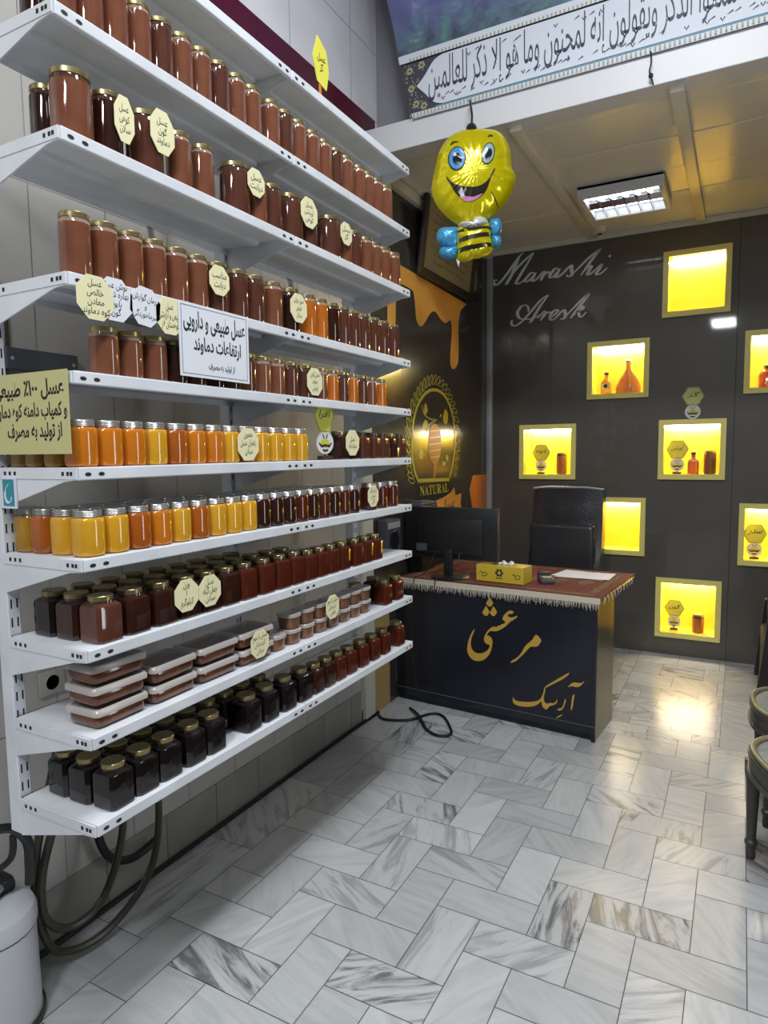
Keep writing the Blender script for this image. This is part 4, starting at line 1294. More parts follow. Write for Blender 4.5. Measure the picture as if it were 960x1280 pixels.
# papers
for k, (dx, dy, rz, lb) in enumerate(((-.245, .62, .06, 'upper white paper sheet lying on the desk rug'), (-.265, .64, -.10, 'lower white paper sheet peeking out under another'))):
    mb = MB()
    n = 8
    zs_ = [(.0085 + (1 - k) * .0016) + .004 * (1 - k) * (i / n) ** 2 for i in range(n + 1)]
    for i in range(n + 1):
        x = -.175 + .35 * i / n
        mb.v += [(x, -.125, zs_[i]), (x, .125, zs_[i]), (x, -.125, zs_[i] + .001), (x, .125, zs_[i] + .001)]
    for i in range(n):
        a, b = 4 * i, 4 * i + 4
        mb.f += [(a + 2, b + 2, b + 3, a + 3), (a, a + 1, b + 1, b), (a, b, b + 2, a + 2), (a + 1, a + 3, b + 3, b + 1)]
        mb.m += [0] * 4
    tag(obj('paper_sheet', mb, 'paper_white', loc=dk(dx, dy), rot=(0, 0, DA + rz)), lb, 'paper', 'paper sheets on the desk')

# boxes behind the monitor by the wall
t = thing('computer_tower', 'black computer tower standing behind the monitor beside the wall', 'computer', (-2.018, 4.32, DT + .009))
obj('case', MB().rbox((-.054, -.125, 0), (.050, .125, .415), .006), 'black_plastic', t)
obj('front_cover', MB().rbox((.049, -.118, .02), (.056, .118, .40), .003), 'cable', t)
t = thing('printer', 'dark blue grey flat printer lying on top of the computer tower', 'printer', (-2.016, 4.32, DT + .4245))
obj('printer_body', MB().rbox((-.056, -.15, 0), (.066, .13, .050), .008), 'black_plastic', t, True)
obj('printer_cover', MB().rbox((-.054, -.145, .050), (.064, .125, .070), .006).rbox((-.02, -.10, .068), (.05, .06, .080), .005), 'grey_plastic', t, True)
t = thing('loudspeaker', 'small grey loudspeaker with round cone on wall between shelf end and monitor', 'loudspeaker', (XW + .012, 3.83, 1.05))
obj('cabinet', MB().rbox((0, -.085, 0), (.075, .105, .225), .006), 'grey_plastic', t)
obj('cone', MB().lathe([(.062, 0), (.066, .004), (.060, .008), (.02, .001)], 28), 'cable', t, True, loc=(.075, .01, .09), rot=(0, PI / 2, 0))
obj('top_panel', MB().box((.0755, -.075, .17), (.077, .095, .21)), 'silver', t)

# office chair
t = thing('office_chair', 'black leather office chair behind the desk, facing the shop', 'chair', (-1.25, 5.12, 0), (0, 0, math.radians(-4)))
rest = MB()
N, K = 10, 12
prof_ = []
for j in range(K + 1):
    v = j / K
    z = .52 + .89 * v
    yc = .20 + .10 * v + (-.05 * math.exp(-((v - .30) / .16) ** 2))
    hw = .29 * (1 - .06 * abs(v - .5)) * (1 if v < .94 else .985)
    for i in range(N + 1):
        u = -1 + 2 * i / N
        prof_.append((hw * u, yc - .045 * (1 - abs(u) ** 3) - .006 * math.sin(j * 2.2) * (1 - u * u), z - (.012 * abs(u) ** 6 if j == K else 0)))
nf = len(prof_)
rest.v = prof_ + [(x, y + .085 - .0 * z, z) for x, y, z in [(p[0], .20 + .10 * ((p[2] - .52) / .89), p[2]) for p in prof_]]
for j in range(K):
    for i in range(N):
        a = j * (N + 1) + i
        rest.f.append((a, a + 1, a + N + 2, a + N + 1))
        rest.f.append((nf + a, nf + a + N + 1, nf + a + N + 2, nf + a + 1))
for j in range(K):
    for i in (0, N):
        a = j * (N + 1) + i
        rest.f.append((a, a + N + 1, nf + a + N + 1, nf + a) if i == 0 else (a, nf + a, nf + a + N + 1, a + N + 1))
for i in range(N):
    a = K * (N + 1) + i
    rest.f.append((a, a + 1, nf + a + 1, nf + a))
    rest.f.append((i, nf + i, nf + i + 1, i + 1))
rest.m = [0] * len(rest.f)
obj('backrest', rest, 'leather', t, True, ang=50)
obj('lumbar_pad', MB().rbox((-.262, .118, .60), (.262, .21, 1.14), .045, 0, 5), 'leather', t, True)
obj('top_rail', MB().tube([(-.285, .30, 1.405), (-.15, .295, 1.418), (.15, .295, 1.418), (.285, .30, 1.405)], .008, 8), 'silver', t, True)
obj('seat', MB().rbox((-.27, -.28, .43), (.27, .24, .53), .04, 0, 4), 'leather', t, True)
for s_ in (-1, 1):
    obj('armrest', MB().tube(smooth_path([(s_ * .28, .20, .50), (s_ * .31, .18, .66), (s_ * .31, .05, .70), (s_ * .31, -.18, .69), (s_ * .30, -.2, .50), (s_ * .26, -.2, .46)], 5), .018, 8), 'black_plastic', t, True)
obj('gas_lift', MB().lathe([(.035, .08), (.035, .24), (.022, .25), (.022, .44)], 16), 'black_plastic', t, True)
base = MB()
for k in range(5):
    a = 2 * PI * k / 5 + .72
    base.tube([(0, 0, .115), (.16 * math.cos(a), .16 * math.sin(a), .10), (.31 * math.cos(a), .31 * math.sin(a), .075)], [.03, .024, .017], 8)
    w = obj('castor', MB().lathe([(.012, -.024), (.030, -.022), (.030, -.004), (.012, -.002), (.012, .002), (.030, .004), (.030, .022), (.012, .024)], 18), 'black_plastic', t, True,
            loc=(.31 * math.cos(a), .31 * math.sin(a), .0305), rot=(PI / 2, 0, a + PI / 2))
obj('base', base, 'black_plastic', t, True)

# ================================================================== FRAMES ON THE PANEL
tl = math.radians(7)
t = thing('picture_frame', 'large brown framed certificate leaning out from the dark wall', 'picture frame', (XW + .035, 4.86, 2.965), (PI / 2 + 0, 0, PI / 2))
fm = MB()
w, h = .52, .62
for a, b in (((-w, 0), (w, .06)), ((-w, h - .06), (w, h)), ((-w, .06), (-w + .06, h - .06)), ((w - .06, .06), (w, h - .06))):
    fm.rbox((a[0], a[1], -.012), (b[0], b[1], .016), .004)
T7 = Matrix.Rotation(tl, 4, 'X')
for nme, mb, mt in (('frame_border', fm, 'frame_brown'), ('certificate', MB().box((-w + .05, .05, -.010), (w - .05, h - .05, .002)), 'frame_paper')):
    o = obj(nme, mb, mt, t)
    o.matrix_local = T7
ln = [' '.join(random.choice(['عسل', 'طبیعی', 'کوه', 'دماوند', 'زنبور', 'گواهی', 'درمان', 'گیاه']) for _ in range(6)) for _ in range(7)]
o = obj('lettering', text_mesh(ln, .74, .36, gap=1.5), 'dark_fabric', t)
o.matrix_local = T7 @ Matrix.Translation((0, .30, .0026))
t = thing('picture_frame', 'small dark framed portrait right beside the large certificate', 'picture frame', (XW + .012, 5.50, 3.02), FACE_X)
obj('frame_border', MB().rbox((-.12, 0, -.004), (.12, .33, .012), .004), 'frame_brown', t)
obj('picture', MB().box((-.095, .025, .012), (.095, .305, .0135)), 'black_plastic', t)
obj('portrait_oval', MB().prism([(.06 * math.cos(k * PI / 12), .165 + .11 * math.sin(k * PI / 12)) for k in range(24)], .0135, .015), 'portrait', t)

# ================================================================== CEILING LIGHT, DETECTOR
t = thing('ceiling_light', 'white louvred fluorescent light fixed under the rear ceiling', 'ceiling light', (-.775, 5.04, 3.50))
ho = MB()
lx, ly, dz = .275, .265, .080
for a, b in (((-lx, -ly), (lx, -ly + .035)), ((-lx, ly - .035), (lx, ly)), ((-lx, -ly + .035), (-lx + .035, ly - .035)), ((lx - .035, -ly + .035), (lx, ly - .035))):
    ho.rbox((a[0], a[1], -dz), (b[0], b[1], 0), .004)
ho.box((-lx, -ly, -.02), (lx, ly, 0))
obj('housing', ho, 'beam_white', t)
lo = MB()
for k in range(1, 6):
    x = -lx + .035 + k * (2 * lx - .07) / 6
    lo.prism([(x - .002, -.076), (x + .002, -.076), (x + .009, -.052), (x - .009, -.052)], -ly + .035, ly - .035, 0, lambda v: (v[0], v[2], v[1]))
for y in (.0,):
    lo.prism([(y - .003, -.078), (y + .003, -.078), (y + .040, -.048), (y - .040, -.048)], -lx + .035, lx - .035, 0, lambda v: (v[2], v[0], v[1]))
obj('louver', lo, 'mirror', t)
obj('reflector', MB().box((-lx + .035, -ly + .035, -.024), (lx - .035, ly - .035, -.0205)), 'mirror', t)
for y in (-.08, .08):
    obj('tube_lamp', MB().tube([(-lx + .04, y * 1.4, -.038), (lx - .04, y * 1.4, -.038)], .009, 10), 'tube', t, True)
t = thing('smoke_detector', 'small round white detector on the ceiling above the script lettering', 'detector', (-1.075, 5.74, 3.504))
obj('detector_body', MB().lathe([(.038, -.045), (.052, -.040), (.056, -.012), (.06, 0)], 24), 'rib', t, True)
obj('sensor_window', MB().lathe([(.016, -.050), (.022, -.046), (.022, -.042)], 16), 'slot', t, True)

# ================================================================== BANNER
BYY = 3.652
t = thing('banner', 'wide fabric banner with a flowery picture and Arabic calligraphy above the beam', 'banner', (-.5, BYY, 3.64))
left = smooth_path([(-1.745, 3.642), (-1.79, 3.80), (-1.835, 4.0), (-1.868, 4.18), (-1.91, 4.35), (-1.97, 4.62), (-2.03, 4.86)], 4)


def bpan(name, poly, mt, d, parent=t, **k):
    o = obj(name, MB().prism(poly, -.0012, .0012), mt, parent, loc=(.5, -d, -3.64), rot=FACE_Y, **k)
    return o


def band(z0, z1, xr=XR - .01):
    lz = [p for p in left if z0 <= p[1] <= z1]
    def lx_(z):
        for a, b in zip(left, left[1:]):
            if a[1] <= z <= b[1]:
                return a[0] + (b[0] - a[0]) * (z - a[1]) / (b[1] - a[1])
        return left[0][0]
    return [(lx_(z0), z0)] + [p for p in lz if z0 < p[1] < z1] + [(lx_(z1), z1), (xr, z1), (xr, z0)]


# the upper strip billows forward over the text strip
fab = bpan('picture_field', band(3.96, 4.86), 'landscape', .006)
bpan('text_field', band(3.642, 3.985), 'banner_dark', .0)
bpan('hem_strip', band(3.955, 4.000), 'banner_white', .010)
bpan('hem_strip', band(3.642, 3.672), 'banner_white', .004)
bl = MB()
for z in (3.962, 3.656):
    x = -1.76
    while x < XR - .03:
        bl.box((x, z - .008, .0013), (x + .008, z + .010, .0018))
        x += .022
o = obj('hem_pattern', bl, 'banner_gold', t, loc=(.5, -.0105, -3.64), rot=FACE_Y)
bpan('blue_line', [(-1.60, 3.674), (XR - .01, 3.674), (XR - .01, 3.679), (-1.60, 3.679)], 'banner_blue', .005)
card = smooth_path([(-1.72, 3.815), (-1.67, 3.86), (-1.615, 3.925), (-1.56, 3.948)], 4) + [(XR - .012, 3.950), (XR - .012, 3.682)] + smooth_path([(-1.56, 3.684), (-1.615, 3.705), (-1.67, 3.765), (-1.72, 3.815)], 4)[:-1]
bpan('text_panel', card, 'banner_white', .0035)
orn = MB()
for x, z in ((-1.725, 3.72), (-1.765, 3.91), (-1.675, 3.70), (-1.69, 3.925), (-1.755, 3.81)):
    for k in range(6):
        a = PI / 3 * k
        orn.prism([(x + .014 * math.cos(a) + .008 * math.cos(q * PI / 3), z + .014 * math.sin(a) + .008 * math.sin(q * PI / 3)) for q in range(6)], 0, .0006)
for k in range(60):
    x, z = random.uniform(-1.80, -1.66), random.uniform(3.69, 3.95)
    if x < -1.785 + (3.80 - z) * .24 or x > -1.725 + abs(z - 3.815) * .62:
        continue
    orn.prism([(x + .004 * math.cos(q * PI / 3), z + .004 * math.sin(q * PI / 3)) for q in range(6)], 0, .0005)
obj('ornament', orn, 'banner_gold', t, loc=(.5, -.0016, -3.64), rot=FACE_Y)
words = 'لمّا سمعوا الذّكر ویقولون إنّه لمجنون وما هو إلّا ذكر للعالمین'
for ch in 'ّ':
    words = words.replace(ch, '')
obj('lettering', text_mesh(words, 1.68, .245, bold=.002), 'calli', t, loc=(.5 + (-1.645 + .035) / 2, -.0052, 3.815 - 3.64), rot=FACE_Y)
dia = MB()
for k in range(64):
    x = -1.56 + k * 1.66 / 63 + random.uniform(-.008, .008)
    z = random.choice((3.915, 3.905, 3.72, 3.712)) + random.uniform(-.012, .012)
    if k % 3:
        dia.ribbon([(x - .012, z - .004), (x + .012, z + .008)], [.002, .007], .0)
    else:
        dia.ribbon([(x - .009, z + .01), (x, z - .006), (x + .009, z + .010)], [.006, .004, .006], .0)
obj('vowel_marks', dia, 'calli', t, loc=(.5, -.0052, -3.64), rot=FACE_Y)
t2 = thing('tied_string', 'thin dark string knotted over the white beam edge under the banner', 'string', (-.455, BYY - .012, 3.648))
obj('string', MB().tube(smooth_path([(0, 0, 0), (.004, -.003, -.05), (-.004, -.002, -.09), (.006, -.004, -.125), (.016, .0, -.16)], 5), .0035, 6), 'cable', t2, True)
obj('knot', MB().lathe([(.003, -.014), (.011, -.006), (.010, .006), (.003, .012)], 10), 'cable', t2, True, loc=(.004, -.006, -.115))

# ================================================================== BEE BALLOON


def bxp(cx, cy):
    return ((cx - 432) / 4.8 * .00437, (408 - cy) / 4.8 * .00437)


def pillow(outline, th, rings=9, wr=0.0, wn=23, fn=None):
    """inflated foil shape around the plane of its outline; returns MB in XY with thickness along Z and its height function"""
    n = len(outline)
    cx = sum(p[0] for p in outline) / n
    cy = sum(p[1] for p in outline) / n
    polar = sorted((math.atan2(p[1] - cy, p[0] - cx), math.hypot(p[0] - cx, p[1] - cy)) for p in outline)

    def rad(a):
        a = (a + PI) % (2 * PI) - PI
        for (a0, r0), (a1, r1) in zip(polar, polar[1:]):
            if a0 <= a <= a1:
                return r0 + (r1 - r0) * (a - a0) / max(a1 - a0, 1e-9)
        (a0, r0), (a1, r1) = polar[-1], (polar[0][0] + 2 * PI, polar[0][1])
        if a < a0:
            a += 2 * PI
        return r0 + (r1 - r0) * (a - a0) / max(a1 - a0, 1e-9)

    def height(x, y):
        a = math.atan2(y - cy, x - cx)
        s_ = min(1.0, math.hypot(x - cx, y - cy) / max(rad(a), 1e-6))
        return th * (max(0.0, 1 - s_ ** 2.4)) ** .55 + wr * (s_ ** 2) * (1 - s_ ** 6) * math.cos(wn * a + 2 * math.sin(3 * a))
    mb = MB()
    seg = 96
    for side in (1, -1):
        vs = [(cx, cy, side * height(cx, cy))]
        for j in range(1, rings + 1):
            s_ = (j / rings) ** .8
            for k in range(seg):
                a = 2 * PI * k / seg - PI
                r = rad(a) * s_
                x, y = cx + r * math.cos(a), cy + r * math.sin(a)
                vs.append((x, y, side * (height(x, y) if j < rings else 0)))
        fs = []
        for k in range(seg):
            k2 = (k + 1) % seg
            fs.append((0, 1 + k, 1 + k2) if side > 0 else (0, 1 + k2, 1 + k))
            for j in range(rings - 1):
                q = (1 + j * seg + k, 1 + (j + 1) * seg + k, 1 + (j + 1) * seg + k2, 1 + j * seg + k2)
                fs.append(q if side > 0 else q[::-1])
        mb.add(vs, fs)
    return mb, height


def patch(outline, height, eps, rings=4):
    """a printed shape lying on the front of a pillow"""
    n = len(outline)
    cx = sum(p[0] for p in outline) / n
    cy = sum(p[1] for p in outline) / n
    vs = [(cx, cy, height(cx, cy) + eps)]
    for j in range(1, rings + 1):
        for p in outline:
            x, y = cx + (p[0] - cx) * j / rings, cy + (p[1] - cy) * j / rings
            vs.append((x, y, height(x, y) + eps))
    fs = []
    for k in range(n):
        k2 = (k + 1) % n
        fs.append((0, 1 + k, 1 + k2))
        for j in range(rings - 1):
            fs.append((1 + j * n + k, 1 + (j + 1) * n + k, 1 + (j + 1) * n + k2, 1 + j * n + k2))
    area_ = sum(outline[i][0] * outline[(i + 1) % n][1] - outline[(i + 1) % n][0] * outline[i][1] for i in range(n))
    return MB().add(vs, [f if area_ > 0 else f[::-1] for f in fs])


BAL = thing('bee_balloon', 'smiling yellow foil bee balloon hanging from the white beam', 'balloon', (-1.333, 3.52, 3.185), (0, 0, math.radians(26)))


def bal(name, mb, m, **k):
    return obj(name, mb, m, BAL, True, rot=FACE_Y, ang=180, **k)


P_ = lambda pts: [bxp(*p) for p in pts]
ho_ = smooth_path(P_([(430, 128), (520, 130), (592, 148), (640, 205), (662, 280), (664, 345), (688, 392), (682, 450), (640, 540), (572, 608), (520, 648), (430, 680), (360, 678), (290, 630), (225, 560), (193, 480),
                      (197, 420), (215, 340), (235, 260), (280, 185), (345, 142)]), 3, True)
hm_, hh = pillow(ho_, .090, 10, .006, 19)
bal('head', hm_, 'foil_yellow')
ell = lambda cx, cy, a, b, rot=0.0, n=24: P_([(cx + a * math.cos(2 * PI * k / n) * math.cos(rot) - b * math.sin(2 * PI * k / n) * math.sin(rot), cy + a * math.cos(2 * PI * k / n) * math.sin(rot) + b * math.sin(2 * PI * k / n) * math.cos(rot)) for k in range(n)])
for nme, cx, cy, a, b, rt, mt in (('eye', 337, 327, 52, 70, 0, 'eye_blue'), ('eye', 516, 307, 38, 66, .25, 'eye_grey')):
    e1 = bal(nme, patch(ell(cx, cy, a, b, rt), hh, .0022), 'ink')
    obj('iris', patch(ell(cx, cy, a * .86, b * .88, rt), hh, .0034), mt, e1, True)
    obj('pupil', patch(ell(cx + 2, cy + 5, a * .52, b * .50, rt), hh, .0044), 'pupil', e1, True)
    obj('glint', patch(ell(cx - a * .25, cy - b * .32, a * .18, b * .18, rt, 12), hh, .0054, 2), 'foil_white', e1, True)


def strip(pts, w, n=1):
    pts = smooth_path(pts, 4)
    l, r = [], []
    for i, (x, y) in enumerate(pts):
        a, b = pts[max(i - 1, 0)], pts[min(i + 1, len(pts) - 1)]
        dx, dy = b[0] - a[0], b[1] - a[1]
        d = math.hypot(dx, dy)
        ww = w * (.35 + .65 * math.sin(PI * i / (len(pts) - 1)))
        l.append((x - dy / d * ww, y + dx / d * ww))
        r.append((x + dy / d * ww, y - dx / d * ww))
    mb = MB()
    k = len(pts)
    mb.add([(x, y, hh(x, y) + .0026) for x, y in l + r], [(k + i, k + i + 1, i + 1, i) for i in range(k - 1)])
    return mb


bal('eyebrow', strip(P_([(300, 243), (318, 228), (345, 228)]), .0055), 'ink')
bal('eyebrow', strip(P_([(518, 205), (532, 196), (548, 203)]), .0055), 'ink')
bal('cheek_line', strip(P_([(535, 515), (565, 560), (585, 590)]), .003), 'ink')
bal('smile_line', strip(P_([(278, 425), (290, 448), (320, 470)]), .004), 'ink')
bal('smile_line', strip(P_([(528, 440), (545, 412), (556, 388)]), .004), 'ink')


def between(top, bot, eps, rows=5):
    """printed shape between an upper and a lower curve"""
    top, bot = smooth_path(P_(top), 5), smooth_path(P_(bot), 5)
    n = len(top)
    vs = []
    for j in range(rows + 1):
        for a, b in zip(top, bot):
            x, y = a[0] + (b[0] - a[0]) * j / rows, a[1] + (b[1] - a[1]) * j / rows
            vs.append((x, y, hh(x, y) + eps))
    return MB().add(vs, [((j + 1) * n + k, (j + 1) * n + k + 1, j * n + k + 1, j * n + k) for j in range(rows) for k in range(n - 1)])


mo = bal('mouth', between([(286, 441), (320, 468), (365, 484), (410, 490), (455, 489), (500, 468), (535, 428)], [(287, 443), (312, 492), (345, 535), (410, 570), (465, 550), (508, 508), (536, 430)], .0022), 'foil_black')
obj('tongue', between([(352, 540), (385, 540), (430, 545), (484, 528)], [(353, 542), (390, 567), (440, 563), (485, 530)], .0036, 3), 'foil_pink', mo, True)
obj('teeth', patch(P_([(346, 518), (364, 490), (382, 540), (362, 546)]), hh, .0040, 3), 'foil_white', mo, True)
bo = P_([(338, 688), (390, 692), (440, 688), (490, 678), (532, 664), (540, 700), (545, 760), (550, 835), (500, 858), (440, 872), (345, 884), (340, 830), (338, 760)])
bm_, bh = pillow(bo, .060, 8, .004, 17)
bal('body', bm_, 'foil_yellow')
for (a, b), (c, d) in (((715, 693), (732, 708)), ((765, 728), (792, 752)), ((820, 790), (848, 812))):
    n = 10
    vs = []
    for i in range(n + 1):
        u = i / n
        x0 = 338 + (546 - 338) * u
        for yy in (a + (b - a) * u, c + (d - c) * u):
            X, Y = bxp(x0, yy)
            vs.append((X, Y, max(bh(X, Y), .004) + .0028))
    bal('stripe', MB().add(vs, [(2 * i + 1, 2 * i + 3, 2 * i + 2, 2 * i) for i in range(n)]), 'foil_black')
cl = P_([(345, 672), (430, 676), (525, 650), (528, 676), (505, 690), (490, 684), (470, 698), (455, 690), (435, 704), (418, 696), (398, 708), (380, 698), (352, 706)])
cm_, ch_ = pillow(cl, .066, 6)
bal('collar', cm_, 'foil_white')
for wv in ([(350, 692), (300, 684), (240, 690), (218, 735), (232, 778), (290, 800), (350, 795)], [(345, 796), (300, 800), (246, 802), (238, 840), (270, 868), (320, 870), (345, 845)],
           [(536, 655), (565, 642), (595, 642), (608, 680), (602, 725), (575, 742), (546, 735)], [(548, 742), (575, 740), (602, 750), (604, 785), (582, 815), (552, 795)]):
    wm_, _h = pillow(smooth_path(P_(wv), 3, True), .036, 6, .004, 9)
    bal('wing', wm_, 'foil_blue')
kn = MB()
X, Y = bxp(430, 118)
kn.lathe([(.004, -.03), (.030, -.012), (.022, .006), (.006, .03)], 10, (X, Y, 0))
kn.tube(smooth_path([(X, Y + .02, 0), (X + .002, Y + .06, 0), (X, Y + .11, -.03), (X, 3.645 - 3.185, -.115)], 5), .006, 6)
bal('hanging_string', kn, 'cable')
X, Y = bxp(350, 905)
bal('tail', MB().prism([(X - .012, Y + .03), (X + .012, Y + .03), (X + .002, Y - .018)], -.004, .004), 'foil_white')

# ================================================================== CHAIRS ON THE RIGHT


def d_seat(d=0.0):
    """seat outline: broad bowed front (local -x), straighter back"""
    o = []
    for k in range(33):
        a = PI / 2 + PI * k / 32
        ca, sa = math.cos(a), math.sin(a)
        q = 1 / (abs(ca) ** 2.6 + abs(sa) ** 2.6) ** (1 / 2.6)
        o.append((.03 + (.285 + d) * ca * q, (.265 + d) * sa * q))
    return o + [(.28 + d, -.22 - d), (.28 + d, .22 + d)]


def make_chair():
    t = thing('armless_chair', 'x', 'chair')
    obj('seat_frame', MB().prism(d_seat(.004), .415, .510).prism(d_seat(.012), .415, .432).prism(d_seat(.010), .492, .504), 'wood_grey', t)
    rim = d_seat(-.006)
    obj('seat_rim', MB().tube([(x, y, .513) for x, y in rim] + [(rim[0][0], rim[0][1], .513)], .011, 8), 'gold_rim', t, True)
    cu = MB()
    o = d_seat(-.018)
    n = len(o)
    ce_ = (.08, 0)
    vs = [(ce_[0], ce_[1], .550)]
    R_ = 6
    for j in range(1, R_ + 1):
        s_ = j / R_
        vs += [(ce_[0] + (x - ce_[0]) * s_, ce_[1] + (y - ce_[1]) * s_, .507 + .043 * (1 - s_ ** 4)) for x, y in o]
    fs = [(0, 1 + k, 1 + (k + 1) % n) for k in range(n)]
    for j in range(R_ - 1):
        for k in range(n):
            fs.append((1 + j * n + k, 1 + (j + 1) * n + k, 1 + (j + 1) * n + (k + 1) % n, 1 + j * n + (k + 1) % n))
    obj('seat_cushion', cu.add(vs, fs), 'seat_green', t, True, ang=60)
    for x, y in ((-.195, .20), (-.195, -.20), (.235, .185), (.235, -.185)):
        obj('leg', MB().lathe([(.016, 0), (.019, .012), (.018, .055), (.025, .065), (.025, .078), (.018, .085), (.027, .33), (.030, .365), (.034, .375), (.034, .43)], 16, (x, y, 0)), 'wood_grey', t, True)
    bk = MB()
    for y in (-.22, .22):
        bk.tube([(.27, y, .43), (.29, y, .63), (.34, y, 1.0)], [.022, .020, .018], 8)
    bk.tube(smooth_path([(.34, -.225, .99), (.355, -.12, 1.05), (.36, 0, 1.07), (.355, .12, 1.05), (.34, .225, .99)], 4), .022, 8)
    bk.tube([(.295, -.22, .63), (.295, .22, .63)], .016, 8)
    obj('back_frame', bk, 'wood_grey', t, True)
    o = obj('back_cushion', MB().rbox((-.02, -.195, -.17), (.02, .195, .18), .02), 'seat_green', t, True, loc=(.317, 0, .81))
    o.rotation_euler = (0, math.radians(7.5), 0)
    return t


def copy_thing(root, loc, rz, label, group):
    r = root.copy()
    COL.objects.link(r)
    r.location, r.rotation_euler = loc, (0, 0, rz)
    r['label'], r['group'] = label, group
    for c in list(root.children):
        d = c.copy()
        COL.objects.link(d)
        d.parent = r
    return r


CH = make_chair()
CH.location = (.338, 2.93, 0)
CH.rotation_euler = (0, 0, math.radians(20))
CH['label'] = 'nearest dark wooden chair with grey green seat at right edge'
CH['group'] = 'wooden chairs along the right side'
copy_thing(CH, (.335, 3.56, 0), math.radians(4), 'second dark wooden chair behind the nearest one at right edge', 'wooden chairs along the right side')
# dark upholstered armchair beyond them
t = thing('armchair', 'dark upholstered armchair at right edge beyond the wooden chairs', 'armchair', (.46, 4.93, 0))
obj('arm_side', MB().prism([(-.33, .06), (.32, .06), (.34, 1.06), (.20, 1.08), (-.20, 1.06), (-.285, .95), (-.28, .60)], -.09, .0, 0, lambda v: (v[0], v[2] - .0, v[1])), 'dark_fabric', t)
obj('arm_side', MB().prism([(-.33, .06), (.32, .06), (.30, .62), (-.28, .62)], .52, .61, 0, lambda v: (v[0], v[2], v[1])), 'dark_fabric', t)
obj('seat', MB().rbox((-.30, .0, .10), (.32, .52, .46), .03), 'dark_fabric', t, True)
obj('backrest', MB().rbox((.18, .0, .10), (.32, .52, 1.02), .03), 'dark_fabric', t, True)

# ================================================================== BIN, HOSES, CABLES, SOCKET
t = thing('pedal_bin', 'white pedal bin with slanted lid at the lower left corner', 'bin', (-1.945, 1.080, 0))
r = .128
obj('bin_body', MB().lathe([(r + .004, 0), (r + .006, .012), (r, .02), (r - .004, .30)], 40), 'bin_white', t, True)
obj('base_ring', MB().lathe([(r + .009, .001), (r + .010, .022), (r + .003, .024)], 40, cap=False), 'hose', t, True)
obj('bin_lid', MB().lathe([(r - .002, .306), (r + .001, .31), (r + .001, .345), (r - .006, .362), (r * .80, .374), (r * .4, .380)], 40), 'bin_white', t, True)
obj('lid_flap', MB().rbox((-.115, -.075, -.006), (.06, .075, .012), .005), 'bin_white', t, True, loc=(-.02, -.045, .398), rot=(math.radians(18), math.radians(10), .4))
obj('liner_bag', MB().rbox((-.06, -.02, 0), (.05, .06, .055), .02), 'black_plastic', t, True, loc=(-.05, .035, .368))


def coil(name, pts, r, m, label, cat='hose', grp=None):
    return tag(obj(name, MB().tube(smooth_path(pts, 10), r, 8), m, None, True), label, cat, grp)


HXc = XW + .12
coil('hose', [(HXc, 1.36, .80), (HXc, 1.315, .66), (HXc - .01, 1.255, .42), (HXc, 1.245, .22), (HXc + .02, 1.30, .075), (HXc + .04, 1.47, .045), (HXc + .05, 1.66, .16), (HXc + .02, 1.74, .38), (HXc, 1.71, .58), (HXc - .01, 1.62, .80)],
     .0135, 'hose', 'outer loop of dark hose hanging below the bottom shelf', 'hose', 'hose loops under the bottom shelf')
coil('hose', [(HXc + .03, 1.40, .80), (HXc + .03, 1.33, .60), (HXc + .02, 1.255, .38), (HXc + .03, 1.25, .23), (HXc + .04, 1.33, .15), (HXc + .05, 1.45, .18), (HXc + .05, 1.54, .36), (HXc + .03, 1.565, .58), (HXc + .02, 1.55, .80)],
     .0135, 'hose', 'inner loop of dark hose hanging below the bottom shelf', 'hose', 'hose loops under the bottom shelf')
coil('hose', [(HXc - .06, 1.50, .80), (HXc - .065, 1.52, .55), (HXc - .07, 1.53, .35), (HXc - .07, 1.58, .22), (HXc - .07, 1.68, .16), (HXc - .07, 1.80, .17)], .016, 'cable', 'thick black hose behind the hose loops against the wall', 'hose')
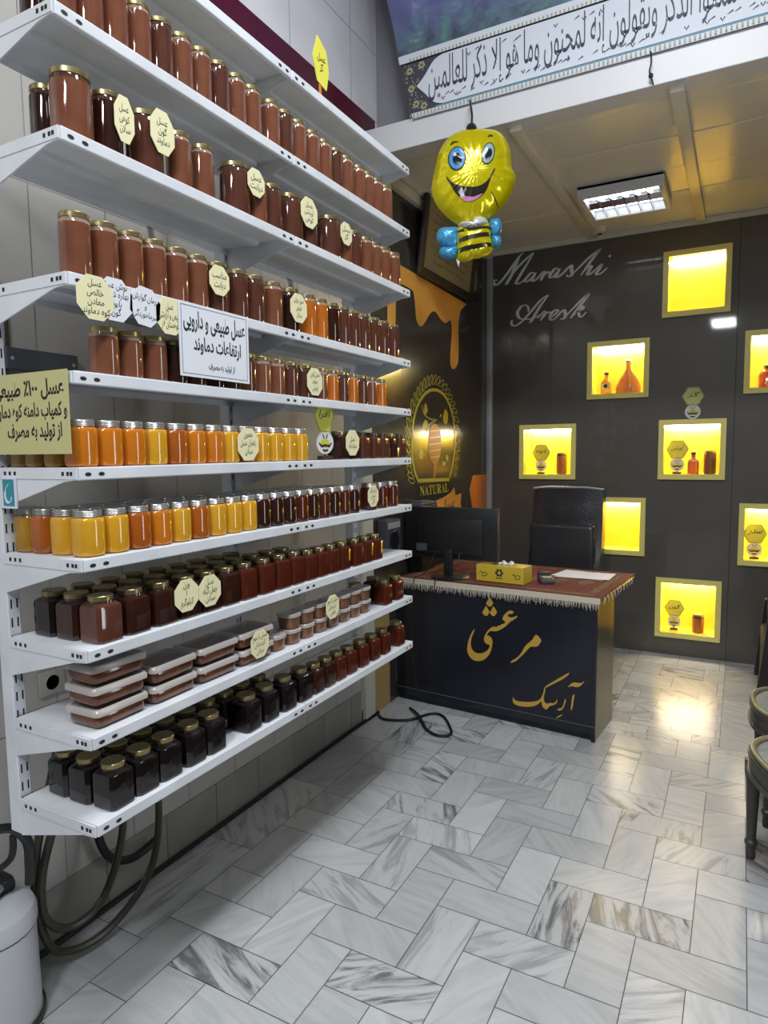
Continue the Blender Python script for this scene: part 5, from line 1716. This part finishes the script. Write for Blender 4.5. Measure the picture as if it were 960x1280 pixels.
coil('hose', [(-1.93, .98, .55), (-1.90, 1.03, .62), (-1.86, 1.10, .635), (-1.84, 1.145, .58), (-1.84, 1.15, .50), (-1.845, 1.15, .44)], .0145, 'cable', 'bent black hose end above the white bin')
coil('hose', [(-1.95, .98, .47), (-1.90, 1.05, .50), (-1.87, 1.11, .53), (-1.865, 1.12, .60)], .010, 'cable', 'thin black tube crossing behind the bent hose end')
coil('floor_cable', [(XW + .02, 1.0, .012), (XW + .02, 1.8, .012), (XW + .022, 2.6, .012), (XW + .02, 3.3, .012), (XW + .03, 3.70, .012)], .011, 'cable', 'black cable running along the foot of left wall', 'cable')
coil('floor_cable', [(-2.03, 3.66, .010), (-1.96, 3.62, .010), (-1.82, 3.68, .010), (-1.74, 3.83, .010), (-1.66, 3.84, .010), (-1.56, 3.72, .010), (-1.50, 3.60, .010), (-1.56, 3.55, .010), (-1.66, 3.60, .010), (-1.78, 3.74, .024), (-1.90, 3.86, .010)], .009, 'cable',
     'black looped cable on the marble floor before the desk', 'cable')
coil('wall_cable', [(XW + .008, 1.22, 2.70), (XW + .008, 1.25, 2.50), (XW + .008, 1.30, 2.30), (XW + .008, 1.33, 2.15), (XW + .008, 1.32, 1.95)], .006, 'hose', 'thin cable running down the left wall tiles', 'cable')
t = thing('wall_socket', 'pale double wall socket behind the second shelf from bottom', 'socket', (XW + .0005, 1.416, .94), FACE_X)
obj('socket_plate', MB().rbox((-.048, -.042, 0), (.048, .042, .012), .004), 'socket', t, True)
obj('socket_face', MB().lathe([(.028, .012), (.026, .014), (.024, .009)], 20), 'socket', t, True)
t = thing('junction_box', 'dark long electrical box on left wall above the yellow notice', 'electrical box', (XW + .0005, 1.43, 2.03), FACE_X)
obj('box_cover', MB().rbox((-.12, -.035, 0), (.14, .035, .03), .004), 'grey_plastic', t)
obj('screw', MB().lathe([(.006, .03), (.006, .032)], 10, (-.10, 0, 0)).lathe([(.006, .03), (.006, .032)], 10, (.12, 0, 0)), 'silver', t)
